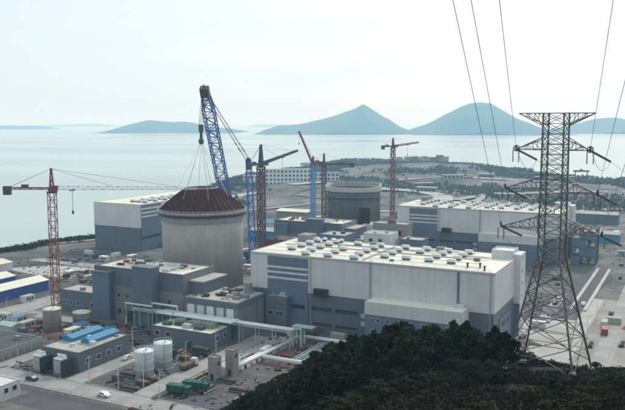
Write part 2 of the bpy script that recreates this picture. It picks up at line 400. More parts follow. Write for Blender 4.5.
sheet('apron', [(-188, 36), (-150, 31), (-122, 35), (-116, 52), (-128, 60), (-170, 58)], .02, M_apron); rect('road', -196, -60, 62, 70, .03, M_asph); rect('yard', -200, -60, 72, 112, .016, M_yard)
rect('apron', 100, 152, -20, 112, .02, M_apron)
rect('apron', 92, 104, 60, 112, .03, M_yard); rect('yard', 108, 119, 66, 190, .04, M_yard); rect('apron', 125, 150, -60, 112, .03, M_sand); rect('road', 131, 138, -80, 240, .05, M_asph)
for k_, (a_, lb) in enumerate(((113.2, 'long low white concrete wall left of the paved strip beyond the pylon'), (119.2, 'long low white concrete wall right of the paved strip beyond the pylon'))):
    tag(B(0, 1.5, 0, 104, 0, .7).build('low_wall', M_kerb, None, loc=W(a_, 84), rot=PHI), lb, 'wall', 'low walls along the paved strip')
# far roads on the peninsula
def far_road(pts, wid, m, dz=.6):
    mb = MB(); L_ = []
    for i, p in enumerate(pts):
        d = Vector(pts[min(i + 1, len(pts) - 1)]) - Vector(pts[max(i - 1, 0)]); nn = Vector((-d.y, d.x)).normalized() * wid / 2
        for s_ in (-1, 1):
            q = Vector(p) + nn * s_; L_.append((q.x, q.y, max(0, float(land_z(np.array([p[0]]), np.array([p[1]]))[0])) + dz))
    mb.v = L_; mb.f = [(2 * i, 2 * i + 1, 2 * i + 3, 2 * i + 2) for i in range(len(pts) - 1)]
    return struct(mb.build('road', m))
def arc(cx, cy, rx, ry, a0, a1, n=26): return [(cx + rx * math.cos(R(a0 + (a1 - a0) * i / n)), cy + ry * math.sin(R(a0 + (a1 - a0) * i / n))) for i in range(n + 1)]
far_road(arc(40, 840, 105, 105, -60, 130), 22, M_apron)
far_road(arc(30, 860, 160, 150, -50, 110), 9, M_asph)
far_road([(-60, 700), (-10, 740), (40, 790), (60, 860), (20, 930)], 8, M_asph)
far_road([(-20, 640), (60, 690), (140, 700), (180, 760)], 10, M_apron)
far_road(arc(40, 840, 62, 62, 0, 300), 6, M_dirt)
far_road([(150, 800), (200, 860), (300, 900), (420, 900), (520, 860)], 14, M_asph)
far_road([(120, 1060), (200, 1100), (280, 1090), (340, 1040)], 16, M_apron)
far_road([(190, 640), (250, 700), (300, 720), (420, 700)], 16, M_apron)
far_road([(230, 520), (270, 560), (330, 590), (430, 590)], 14, M_asph)
far_road([(-130, 760), (-90, 800), (-60, 880), (-70, 1000)], 18, M_apron)
far_road([(-190, 500), (-150, 530), (-90, 640), (-100, 760)], 9, M_asph)
def seawall(pts):
    o = thing('seawall', 'long low rock and concrete seawall along the left shore', 'seawall', (*pts[0], 0)); mb = MB()
    for p, q in zip(pts[:-1], pts[1:]): mb.bar((p[0] - pts[0][0], p[1] - pts[0][1], .6), (q[0] - pts[0][0], q[1] - pts[0][1], .6), 1.6, 2.2)
    mb.build('parapet', M_conc, o); return o
seawall([(-352, 288), (-214, 472), (-196, 490), (-182, 518), (-154, 544)])

# ================================================================== BUILDINGS
def parapet_walls(mb, x0, x1, y0, y1, z0, z1, t=.4):
    mb.box(x0, x1, y0, y0 + t, z0, z1); mb.box(x0, x1, y1 - t, y1, z0, z1); mb.box(x0, x0 + t, y0 + t, y1 - t, z0, z1); mb.box(x1 - t, x1, y0 + t, y1 - t, z0, z1)
def window(par, x0, x1, z0, z1, face='y', pos=0.0, sgn=-1, mull=2.0, frame_m=None, proud=.12):
    """a glazed strip in a frame standing on a wall plane at pos; sgn is the outward side"""
    fm = frame_m or M_grey; g = MB(); fr = MB(); o0, o1 = sorted((pos + sgn * .02, pos + sgn * .07)); f0, f1 = sorted((pos + sgn * .01, pos + sgn * proud))
    def bx(mb, u0, u1, d0, d1, zz0, zz1):
        mb.box(u0, u1, d0, d1, zz0, zz1) if face == 'y' else mb.box(d0, d1, u0, u1, zz0, zz1)
    bx(g, x0, x1, o0, o1, z0, z1)
    o = g.build('window', M_glass, par)
    t_ = .12
    bx(fr, x0 - t_, x1 + t_, f0, f1, z0 - t_, z0); bx(fr, x0 - t_, x1 + t_, f0, f1, z1, z1 + t_); bx(fr, x0 - t_, x0, f0, f1, z0, z1); bx(fr, x1, x1 + t_, f0, f1, z0, z1)
    n = int((x1 - x0) / mull)
    for i in range(1, n): xx = x0 + (x1 - x0) * i / n; bx(fr, xx - .06, xx + .06, f0, f1, z0, z1)
    fr.build('frame', fm, o); return o
vent_me = B(-1.35, 1.35, -1.0, 1.0, 0, .85).mesh('vent', M_auxb)
_c = MB(); _c.quad_prism([(-1.8, -1.4, .85), (1.8, -1.4, .85), (1.8, 1.4, .85), (-1.8, 1.4, .85), (-1.4, -.95, 1.75), (1.4, -.95, 1.75), (1.4, .95, 1.75), (-1.4, .95, 1.75)]); cap_me = _c.mesh('cap', M_white)
rv_me = MB().lathe([(.9, 0), (.9, .9)], 14).mesh('vent', M_dark); rc_me = MB().lathe([(1.35, .9), (1.35, 1.2), (.7, 1.7), (.1, 1.85)], 14).mesh('cap', M_white)
def roof_vent(par, x, y, z, round_=False):
    v_ = place(rv_me if round_ else vent_me, 'vent', par, (x, y, z)); place(rc_me if round_ else cap_me, 'cap', v_); return v_
VA = [13.2, 22.4, 32.6, 43.3, 54.2, 63.3, 72.4, 81.0]; VB = [11, 19.2, 26.8, 34.2]

def turbine_hall(name, label, a, b):
    h = site(name, label, 'building', a, b); Lx, Dy, Hh, Hb = 100, 40, 30.5, 15.7
    B(0, Lx, 0, Dy, 0, Hb).build('lower_wall', M_grey, h)
    mb = B(-.12, Lx + .12, -.12, Dy + .12, Hb, Hh - .5); parapet_walls(mb, -.12, Lx + .12, -.12, Dy + .12, Hh - .5, Hh); mb.build('upper_wall', M_white, h)
    rf = B(.28, Lx - .28, .28, Dy - .28, Hh - .5, Hh - .2).build('roof', M_roof, h)
    # low ridges of the roof sheets
    for y_ in (8, 15.2, 23, 30.5): B(3, Lx - 8, y_ - .1, y_ + .1, Hh - .2, Hh - .02).build('roof_seam', M_roof, rf)
    pn = B(8, 26.4, -.3, -.12, .3, Hh - 1.2).build('panel', M_blue, h)
    for z0, z1 in ((24.6, 25.5), (22.5, 23.4), (20.2, 21.1)): B(8.05, 26.35, -.42, -.3, z0, z1).build('stripe', M_white, pn)
    for y0, y1 in ((8, 26),):                              # same panel on the far end
        B(Lx + .12, Lx + .3, y0, y1, .3, 12).build('panel', M_blue, h)
    for x0, x1 in ((14.5, 25), (27.5, 36.8), (38.2, 47.8)): window(h, x0, x1, 9.1, 10.6, 'y', -.3 if x1 < 26 else 0, -1, 1.6)
    for x0, x1 in ((28.5, 36.5), (38.5, 47.5)): window(h, x0, x1, 3.2, 4.2, 'y', 0, -1, 2.2)
    for z0 in (8.3, 5.2):
        lv = B(49.2, 51.6, -.25, 0, z0, z0 + 1.7).build('louvre', M_white, h)
        for i in range(4): B(49.3, 51.5, -.32, -.25, z0 + .2 + i * .38, z0 + .32 + i * .38).build('slat', M_roofg, lv)
    bx = B(29.6, 35.4, -2.2, -.12, 15.5, 18.1).build('intake_box', M_dark, h); B(29.3, 35.7, -2.5, -2.2, 15.2, 15.6).build('sill', M_rust2, bx); B(30, 35, -2.28, -2.2, 16, 17.8).build('grille', M_black, bx)
    # annex with cream roof
    an = B(54.6, 91, -9, 0, 0, 12.6).build('annex', M_blue, h)
    mb = B(54.5, 91.1, -9.1, -.12, 12.6, 17.0); parapet_walls(mb, 54.5, 91.1, -9.1, -.12, 17.0, 17.35, .25); mb.build('annex_band', M_white, an)
    B(54.75, 90.85, -8.85, -.37, 17.0, 17.18).build('annex_roof', M_roof, an); B(86.6, 89.8, -3.0, -.5, 17.18, 18.3).build('roof_hatch', M_white, an)
    for x_ in (57, 59.2, 63, 67.5, 72, 76.5, 81, 85.5): window(an, x_, x_ + 1.2, 10.0, 11.3, 'y', -9, -1, 3, M_white)
    for x_ in (57, 61.5, 66, 70.5, 75): window(an, x_, x_ + 1.6, 5.5, 7, 'y', -9, -1, 3, M_white)
    window(an, -7.6, -5.8, 5.5, 7, 'x', 91, 1, 3)
    MB().tube([(87, -.45, 18.3), (87, -.45, 29.6)], .38, 8).build('downpipe', M_grey, h)
    mb = B(91.5, 99.6, 29.5, 39.6, Hh - .2, 33.2); parapet_walls(mb, 91.5, 99.6, 29.5, 39.6, 33.2, 33.7, .3); st = mb.build('stair_head', M_white, h)
    B(99.6, 102.4, 31, 40.12, 0, 32.2).build('stair_tower', M_white, st); B(100.2, 102.5, 30.85, 31, .1, 13).build('tower_base', M_grey, st)
    for x_ in (102.2,):
        for z_ in (5, 10, 15, 20, 25, 30): window(st, 34, 35.2, z_, z_ + 1.1, 'x', 102.4, 1, 3, M_white)
    for y_ in (4, 11, 18): window(h, y_, y_ + 4.5, 8.6, 10.2, 'x', 100 if y_ < 8 else 100.3, 1, 1.5)
    dd = B(14, 19.5, -.42, -.3, .3, 5.6).build('roller_door', M_auxg, h)
    for i in range(6): B(14.1, 19.4, -.47, -.42, .8 + i * .8, .88 + i * .8).build('slat', M_grey, dd)
    for i, x_ in enumerate(VA):
        for j, y_ in enumerate(VB):
            if (i + j * 3) % 9 == 8 or (i == 7 and j == 0 and False): continue
            roof_vent(h, x_ + random.uniform(-.3, .3), y_ + random.uniform(-.2, .2), Hh - .2)
    for x_ in (24, 33.8, 45): roof_vent(h, x_, 2.6, Hh - .2)
    for x_ in (11.6, 15.2, 19.6, 23.3): roof_vent(h, x_, 37.4, Hh - .2, True)
    B(5, 11, 31, 38, Hh - .2, Hh + 3).build('roof_plant_room', M_concd, h)
    for x_, y_ in ((88.4, 6.5), (92.6, 8), (95.5, 3)): MB().lathe([(.35, Hh - .2), (.35, Hh + 1.3), (.6, Hh + 1.35), (.6, Hh + 1.6)], 10, x_, y_).build('exhaust_stub', M_dark, h)
    B(4, 88, 22.6, 23.4, Hh - .02, Hh + .12).build('roof_walkway', M_roofg, h); B(48.4, 49.1, 2, 38, Hh + .13, Hh + .26).build('roof_walkway', M_roofg, h)
    MB().tube([(8, 30.4, Hh + .25), (60, 30.4, Hh + .25), (60, 34, Hh + .25), (84, 34, Hh + .25)], .16, 6).build('roof_pipe', M_galv, h)
    for x_, y_, sx_2, sy_2, sz_ in ((67, 36, 4, 2.4, 1.6), (37.5, 36.2, 2.6, 2, 1.2), (87, 20, 2.2, 1.6, 1.1), (27.2, 22.9 + 3, 1.4, 1, .7), (58.6, 5, 1.4, 1.2, .8)): B(x_, x_ + sx_2, y_, y_ + sy_2, Hh - .2, Hh - .2 + sz_).build('roof_unit', M_concd if sx_2 > 2.3 else M_auxb, h)
    lad = MB()
    for s_2 in (-.3, .3): lad.bar((53 + s_2, -.3, 1), (53 + s_2, -.3, Hh + 1), .09)
    for i in range(46): lad.bar((52.7, -.3, 1.4 + i * .65), (53.3, -.3, 1.4 + i * .65), .05)
    lad.build('wall_ladder', M_galv, h)
    for x_ in (98.6, 27.6): MB().tube([(x_, -.3, .5), (x_, -.3, Hh - .8)], .16, 6).build('downpipe', M_roofg, h)
    MB().box(-.2, Lx + .2, -.34, -.12, Hh - .75, Hh - .4).build('gutter', M_roofg, h)
    B(80, 91, 27.5, 28.0, Hh - .2, Hh + .5).build('roof_upstand', M_roof, h)
    mb = MB()
    for x_ in np.arange(2, 99, 4): mb.bar((x_, .1, Hh), (x_, .1, Hh + 1.0), .07)
    mb.bar((2, .1, Hh + 1.0), (98, .1, Hh + 1.0), .06); mb.bar((2, .1, Hh + .5), (98, .1, Hh + .5), .05); mb.build('guard_rail', M_cranew, h)
    return h
hall1 = turbine_hall('turbine_hall', 'large white and grey turbine hall with cream vented roof in the centre foreground', 0, 0)
hall2 = copy_tree(hall1); hall2.location = W(-7.3, 188.5); hall2['label'] = 'white and slate blue turbine hall behind the nearer one, left of the pylon'

h = site('turbine_hall', 'white over blue grey hall by the sea behind the domed concrete cylinder', 'building', -193.5, 116)
B(0, 38.5, 0, 100, 0, 15.3).build('lower_wall', M_grey, h)
mb = B(-.12, 38.62, -.12, 100.12, 15.3, 30); parapet_walls(mb, -.12, 38.62, -.12, 100.12, 30, 30.6); mb.build('upper_wall', M_white, h)
B(.28, 38.2, .28, 99.7, 30, 30.3).build('roof', M_roof, h)
pn = B(38.62, 38.8, 1.0, 21, .3, 29.8).build('panel', M_blue, h)
for z0, z1 in ((26.8, 28.0), (24.2, 25.3), (21.8, 22.9)): B(38.8, 38.92, 1.05, 20.95, z0, z1).build('stripe', M_white, pn)
for y0, y1 in ((22, 32), (33.5, 43.5), (45, 55)): window(h, y0, y1, 8.2, 9.8, 'x', 38.5, 1, 1.6)
window(h, 1.5, 20.5, 8.0, 9.6, 'x', 38.8, 1, 1.6)
B(38.5, 46, 24, 70, 0, 5).build('annex', M_bluewall, h); B(38.5, 46.3, 23.7, 70.3, 5.003, 5.3).build('annex_roof', M_roof, h)
for y_ in np.arange(12, 95, 10.3):
    for x_ in (28, 33, 23): roof_vent(h, x_, y_, 30.3)

def low_building(name, label, a, b, w_, d_, hh, wm=None, rm=None, cat='building', windows=(), sidew=(), door=True, rot=0, group=None, roof_items=0, wz=.45, mull=1.4):
    o = site(name, label, cat, a, b, rot=rot, group=group); wm = wm or M_auxg; rm = rm or M_roofg
    mb = B(0, w_, 0, d_, 0, hh - .5); parapet_walls(mb, 0, w_, 0, d_, hh - .5, hh, .3); mb.build('wall', wm, o)
    rf = B(.32, w_ - .32, .32, d_ - .32, hh - .5, hh - .35).build('roof', rm, o)
    for x0, x1 in windows: window(o, x0, x1, hh * wz, hh * wz + min(1.6, hh * .3), 'y', 0, -1, mull, M_white)
    for y0, y1 in sidew: window(o, y0, y1, hh * wz, hh * wz + min(1.6, hh * .3), 'x', w_, 1, mull, M_white)
    if door: dd = B(w_ * .62, w_ * .62 + 1.6, -.08, 0, .05, 2.4).build('door', M_dark, o); B(w_ * .62 + 1.3, w_ * .62 + 1.4, -.14, -.08, 1.1, 1.2).build('handle', M_galv, dd)
    rr = random.Random(len(label) * 7 + int(abs(a) * 3))
    for i in range(roof_items):
        x_, y_ = rr.uniform(1.5, w_ - 3), rr.uniform(1.5, d_ - 2.5); s_ = rr.uniform(.7, 1.6)
        q = B(x_, x_ + s_ * 1.6, y_, y_ + s_, hh - .35, hh - .35 + s_ * .9).build('roof_unit', rr.choice([M_roofg, M_white, M_grey, M_dark, M_concd]), rf)
    return o

# ---- containment 1: concrete cylinder with the steel dome cone set on it
CA, CB = -42.7, 26.5
cyl = site('containment_cylinder', 'pale concrete containment cylinder below the rust brown cone', 'reactor building', CA, CB)
MB().lathe([(18.6, 0), (18.6, 38.4)], 72, cap1=False).build('shell', M_conc, cyl, smooth=True)
MB().lathe([(18.6, 38.4), (19.5, 38.4), (19.5, 40.6), (18.4, 40.6)], 72, cap0=False).build('ring_beam', M_concd, cyl)
cone = site('dome_cone', 'rust brown truncated steel dome cone hanging on slings over the concrete cylinder', 'dome liner', CA, CB, 40.62)
MB().lathe([(19.9, 0), (20.2, .1), (20.2, 1.3), (19.7, 1.35)], 72, cap0=True, cap1=False).build('skirt', M_dark, cone)
MB().lathe([(20.5, 1.3), (20.7, 1.35), (20.7, 2.2), (20.3, 2.3), (19.7, 2.3)], 72, cap0=False, cap1=False).build('rim_walkway', M_concd, cone)
rl = MB()
for k in range(60):
    aa = 2 * math.pi * k / 60; p = (20.55 * math.cos(aa), 20.55 * math.sin(aa)); a2 = 2 * math.pi * (k + 1) / 60; q = (20.55 * math.cos(a2), 20.55 * math.sin(a2))
    rl.bar((*p, 2.2), (*p, 3.2), .08); rl.bar((*p, 3.2), (*q, 3.2), .08); rl.bar((*p, 2.7), (*q, 2.7), .06)
rl.build('guard_rail', M_cranew, cone)
prof = [(19.6, 2.2), (16.6, 5.0), (13.4, 7.7), (10.2, 10.1), (7.2, 11.9), (6.2, 12.3), (3, 12.75), (.2, 12.9)]
MB().lathe(prof, 72, cap0=False).build('liner', M_rust, cone, smooth=True)
rib = MB()
for (r0, z0), (r1, z1) in zip(prof[:4], prof[1:5]): rib.bar((r0 + .1, 0, z0 + .1), (r1 + .1, 0, z1 + .1), .28, .5)
rib_me = rib.mesh('rib', M_rust2)
for k in range(40): place(rib_me, 'rib', cone, rot=2 * math.pi * k / 40)
MB().lathe([(7.3, 11.7), (7.5, 12.2), (7.0, 12.5), (6.6, 12.4)], 48, cap0=False, cap1=False).build('top_ring', M_concd, cone)

# ---- containment 2: open cylinder under construction
CA2, CB2 = -43.5, 201
c2 = site('containment_cylinder', 'open topped grey concrete containment cylinder under construction behind the central hall', 'reactor building', CA2, CB2)
MB().lathe([(17.9, 0), (17.9, 38.6)], 64, cap1=False).build('shell', M_concx, c2, smooth=True)
mb = MB(); n_ = 64
for i in range(n_):
    t_ = 2 * math.pi * i / n_ + .2; hi_ = 40.5 + 1.2 * (math.sin(t_) > .1); c_, s_ = math.cos(t_), math.sin(t_)
    for r_, z_ in ((17.9, 37.4), (18.9, 37.7), (18.9, hi_), (17.6, hi_), (17.6, 36.5), (17.55, 20)): mb.v.append((r_ * c_, r_ * s_, z_))
for i in range(n_):
    for j in range(5): mb.f.append((i * 6 + j, ((i + 1) % n_) * 6 + j, ((i + 1) % n_) * 6 + j + 1, i * 6 + j + 1))
mb.build('rim', M_conc, c2)
MB().lathe([(17.3, 20), (17.3, 38.9)], 64, cap1=False).build('liner', M_dark, c2, smooth=True)
MB().lathe([(17.25, 20.0), (0.1, 20.1)], 64, cap0=False).build('inner_floor', M_dark, c2)
MB().lathe([(18.95, 33), (19.15, 33.1), (19.15, 33.5), (18.0, 33.6)], 64, cap0=False, cap1=False).build('walkway', M_dark, c2)
fw = MB()
for k in range(48):
    aa = 2 * math.pi * k / 48; c_, s_ = math.cos(aa), math.sin(aa)
    hi_ = 40.5 + 1.2 * (s_ > .1); fw.bar((18.9 * c_, 18.9 * s_, hi_ - .3), (18.9 * c_, 18.9 * s_, hi_ + 1.1), .12)
for k in range(48):
    a1, a2 = 2 * math.pi * k / 48, 2 * math.pi * (k + 1) / 48; zz_ = [40.5 + 1.2 * (math.sin(q) > .1) + 1.0 for q in (a1, a2)]
    fw.bar((18.9 * math.cos(a1), 18.9 * math.sin(a1), zz_[0]), (18.9 * math.cos(a2), 18.9 * math.sin(a2), zz_[1]), .1)
fw.build('guard_rail', M_cranew, c2)
mb = MB()
for k in range(5):
    for j in range(9): mb.bar((12 + k * 1.8, -17.5 - (k % 2), 1 + j * 3), (12 + k * 1.8, -17.5 - (k % 2), 4 + j * 3), .3); mb.bar((12, -17.5, 4 + j * 3), (19.2, -18, 4 + j * 3), .3); mb.bar((12 + k * 1.8, -18, 1 + j * 3), (13.8 + k * 1.8, -18, 4 + j * 3), .2)
sf = site('scaffold_tower', 'dark red scaffold tower against the right side of the open concrete cylinder', 'scaffold', CA2, CB2)
mb.build('frame', M_crane2, sf)
for j in range(9): B(11.8, 19.6, -19.2, -17.2, 3.9 + j * 3, 4.05 + j * 3).build('deck', M_rust, sf)
B(12, 19.4, -17.9, -17.2, 1, 28).build('netting', M_rust, sf)

# ---- auxiliary buildings of unit 1
def aux_block(label, da, db, first):
    o = site('auxiliary_building', label, 'building', da, db)
    mb = B(-66, -19.5, -20, 2, 0, 21.6); parapet_walls(mb, -66, -19.5, -20, 2, 21.6, 22.4, .4); mb.build('wall', M_auxg, o)
    rf = B(-65.6, -19.9, -19.6, 1.6, 21.6, 21.8).build('roof', M_roof, o)
    B(-66.1, -19.4, -20.12, -20, 14.8, 22.4).build('upper_band', M_auxb, o)
    t1 = B(-64.6, -55.4, -23.2, -20.12, 0, 20.2).build('stair_tower', M_blue, o); B(-64.8, -55.2, -23.4, -20.12, 20.2, 20.6).build('coping', M_auxb, t1)
    t2 = B(-41.3, -31.2, -25, -20.12, 0, 24.4).build('stair_tower', M_auxb, o); B(-41.5, -31.0, -25.2, -19.6, 24.4, 24.9).build('coping', M_blue, t2)
    B(-31.2, -28.4, -23.2, -20.12, 0, 9).build('porch', M_auxb, t2)
    B(-19.5, -12.5, -16, 1, 0, 19).build('side_block', M_auxb, o); B(-19.3, -12.3, -16.2, 1.2, 19, 19.5).build('side_roof', M_roofg, o)
    B(-13, 8, -8, 12, 0, 12.5).build('rear_wall', M_auxg, o)
    for x_, z_ in ((-53.5, 3), (-50, 3), (-46.5, 3), (-27, 3), (-23.6, 3)): window(o, x_, x_ + 1.7, z_, z_ + 1.6, 'y', -20, -1, 3, M_auxb)
    for x_ in (-53.5, -49, -27): window(o, x_, x_ + 1.2, 10, 11.2, 'y', -20, -1, 3, M_auxb)
    B(-49.5, -45.8, -20.1, -20, 0.1, 4.4).build('roller_door', M_dark, o)
    rr = random.Random(5)
    for i in range(26):
        x_, y_, s_ = rr.uniform(-64, -24), rr.uniform(-18, -1), rr.uniform(.6, 2.0)
        B(x_, x_ + s_ * rr.uniform(1, 2.4), y_, y_ + s_, 21.8, 21.8 + s_ * rr.uniform(.25, .7)).build('roof_unit', rr.choice([M_white, M_roofg, M_concd, M_grey, M_rust2, M_orange, M_dark, M_timber]), rf)
    mb = MB()
    for x_ in np.arange(-65, -20, 3): mb.bar((x_, -19.8, 22.4), (x_, -19.8, 23.4), .07)
    mb.bar((-65, -19.8, 23.4), (-42, -19.8, 23.4), .06); mb.bar((-31, -19.8, 23.4), (-20, -19.8, 23.4), .06); mb.build('guard_rail', M_cranew, o)
    # low wing with pale panels
    wg = MB().box(-17.6, 7.4, -22, -2, 0, 12.0); wg.build('wing_wall', M_auxg, o)
    B(-18, 7.8, -22.4, -1.6, 12.0, 14.1).build('wing_cornice', M_auxb, o); wr = B(-17.4, 7.2, -21.8, -2.2, 14.1, 14.3).build('wing_roof', M_roofg, o)
    for i in range(5): B(-16 + i * 4.6, -12.8 + i * 4.6, -22.15, -22, 7.4, 11.6).build('panel', M_white if i % 2 else M_tank, o)
    for i in range(24):
        x_, y_, s_ = rr.uniform(-16, 4), rr.uniform(-20.5, -4.5), rr.uniform(.6, 1.9)
        B(x_, x_ + s_ * rr.uniform(1, 2), y_, y_ + s_, 14.3, 14.3 + s_ * rr.uniform(.4, 1)).build('roof_unit', rr.choice([M_white, M_roofg, M_concd, M_dark, M_dark, M_timber, M_grey]), wr)
    B(1, 3.4, -7, -4.6, 14.3, 18.4).build('roof_turret', M_concd, wr)
    return o
aux1 = aux_block('blue grey auxiliary building block with two stair towers below the rust brown cone', 0, 0, True)
aux2 = copy_tree(aux1); aux2.location = W(-7, 166); aux2['label'] = 'blue grey auxiliary building below the open topped concrete cylinder'
low_building('service_building', 'small grey building tucked between low wing and left end of central hall', 9.2, -4, 9.5, 9, 14, M_auxb, M_roofg, windows=((1, 3.4), (5, 8)), roof_items=4)
low_building('service_building', 'low grey building with dark square windows behind the red crane mast', -90, -17, 23.5, 12, 9, M_auxb, M_roofg, windows=((2, 3.6), (6, 7.6), (10, 11.6), (14, 15.6), (18, 19.6)), roof_items=3, wz=.3)
low_building('service_building', 'flat roofed grey building with rooftop ducts behind the white tanks', -21.3, -38.2, 27.6, 13.5, 6.2, M_auxb, M_roof, windows=((2, 4), (7, 9)), sidew=((3, 5), (8, 10)), roof_items=0)
o = bpy.data.objects[[x for x in bpy.data.objects.keys() if x.startswith('service_building')][-1]]
for x0, y0, x1, y1, z1, mm in ((3, 3, 6.5, 5, 1.2, M_green), (7.5, 4.5, 11, 7, 1.0, M_dark), (12.5, 2.8, 16, 4.6, 1.5, M_pipeg), (13, 6, 24, 10.5, 2.0, M_concd), (17.5, 3, 21.5, 5, 1.2, M_green), (5, 8, 9, 10.5, 1.4, M_roofg)):
    B(x0, x1, y0, y1, 5.85, 5.85 + z1).build('rooftop_duct', mm, o)
wbl = low_building('window_block', 'pale building with three dark square openings beyond the central hall roof', -7.5, 148, 21, 10, 24.2, M_concd, M_roofg, windows=(), door=False)
for x_ in (3.2, 9.2, 15.2): B(x_, x_ + 2.6, -.2, -.02, 17.5, 20.3).build('opening', M_black, wbl)
MB().lathe([(2.6, 23.8), (2.6, 25), (1.6, 26.2), (.1, 26.7)], 16, 10.5, 4).build('roof_dome', M_reddirt, wbl)
low_building('pump_house', 'white low block just left of the second turbine hall', -27, 178, 19, 14, 18.5, M_white, M_roof, windows=((3, 5), (9, 11)), roof_items=3)
low_building('plant_block', 'dark brown half finished block left of the central hall roof', -30, 62, 22, 16, 25, M_crane2, M_dark, windows=((2, 6), (9, 13), (16, 20)), roof_items=8, wz=.7)
low_building('plant_block', 'slate blue block behind the left end of the central hall roof', -4, 70, 14, 14, 28, M_blue, M_roofg, roof_items=3, door=False)
low_building('plant_block', 'dull white block rising behind the central hall roof vents', 14, 84, 14, 12, 28, M_white, M_roofg, roof_items=2, door=False, windows=((3, 5), (8, 10)), wz=.85)
low_building('plant_block', 'dark slate block right of the dull white block behind the hall', 30, 92, 12, 10, 25, M_auxb, M_roofg, roof_items=2, door=False)

# ---- switchyard building with blue sheds
o = low_building('switchgear_building', 'dark grey walled building carrying blue sheds at left foreground', -35.5, -79, 17.2, 25, 7, M_grey, M_roofg, sidew=((3, 5.2), (8, 10.2), (13, 15.2), (18, 20.2)), roof_items=6, wz=.35)
def gable_shed(name, label, a, b, z, w_, d_, hh, rise, wm, rm, rot=0.0, group=None, cat='shed', ridge_u=False):
    o = site(name, label, cat, a, b, z, rot, group)
    B(0, w_, 0, d_, 0, hh).build('wall', wm, o); mb = MB()
    if ridge_u:
        for y0, y1, z0, z1 in ((-.3, d_ / 2, hh, hh + rise), (d_ / 2, d_ + .3, hh + rise, hh)):
            mb.quad_prism([(-.3, y0, z0), (w_ + .3, y0, z0), (w_ + .3, y1, z1), (-.3, y1, z1), (-.3, y0, z0 + .15), (w_ + .3, y0, z0 + .15), (w_ + .3, y1, z1 + .15), (-.3, y1, z1 + .15)])
        mb.v += [(0, 0, hh), (0, d_, hh), (0, d_ / 2, hh + rise), (w_, 0, hh), (w_, d_, hh), (w_, d_ / 2, hh + rise)]; k = len(mb.v); mb.f += [(k - 6, k - 4, k - 5), (k - 3, k - 2, k - 1)]
    else:
        for x0, x1, z0, z1 in ((-.3, w_ / 2, hh, hh + rise), (w_ / 2, w_ + .3, hh + rise, hh)):
            mb.quad_prism([(x0, -.3, z0), (x1, -.3, z1), (x1, d_ + .3, z1), (x0, d_ + .3, z0), (x0, -.3, z0 + .15), (x1, -.3, z1 + .15), (x1, d_ + .3, z1 + .15), (x0, d_ + .3, z0 + .15)])
        mb.v += [(0, 0, hh), (w_, 0, hh), (w_ / 2, 0, hh + rise), (0, d_, hh), (w_, d_, hh), (w_ / 2, d_, hh + rise)]; k = len(mb.v); mb.f += [(k - 6, k - 5, k - 4), (k - 3, k - 1, k - 2)]
    rf = mb.build('roof', rm, o)
    return o
gable_shed('site_shed', 'bright blue roofed shed on the walled building, the longer left one', -34.6, -70.0, 6.66, 4.6, 15, 1.2, .8, M_bluesheet, M_bluesheet)
gable_shed('site_shed', 'bright blue roofed shed on the walled building, the shorter right one', -27.0, -69, 6.66, 4.6, 14, 1.1, .8, M_bluesheet, M_bluesheet)
for k, (a_, b_, lb) in enumerate(((-33.6, -84.0, 'left'), (-24.6, -83.6, 'right'))):
    t_ = site('transformer', f'pale finned transformer before the dark grey wall, the {lb} one of two', 'transformer', a_, b_, group='pale transformers before the wall')
    B(0, 3.2, 0, 2.2, .4, 5.2).build('tank', M_silo, t_); B(-.2, 3.4, -.2, 2.4, 5.2, 5.6).build('lid', M_tank, t_); B(-.4, 3.6, -.4, 2.6, 0, .4).build('plinth', M_concd, t_)
    for i in range(5): B(.15 + i * .65, .4 + i * .65, -.55, -.02, .9, 4.8).build('radiator_fin', M_white, t_)
    for i in range(3): MB().lathe([(.16, 5.6), (.28, 5.9), (.14, 6.2), (.26, 6.5), (.1, 7.0)], 8, .6 + i, 1.1).build('bushing', M_tank, t_)
    MB().tube([(-.2, 1.8, 6.3), (3.4, 1.8, 6.3)], .4, 8).build('conservator', M_tank, t_)
    # fire walls beside
    tag(B(0, .4, -1.5, 3.6, 0, 5.4).build('fire_wall', M_dark, None, loc=W(a_ + 4.2, b_), rot=PHI), f'short dark fire wall standing right of the {lb} transformer', 'wall', 'fire walls')

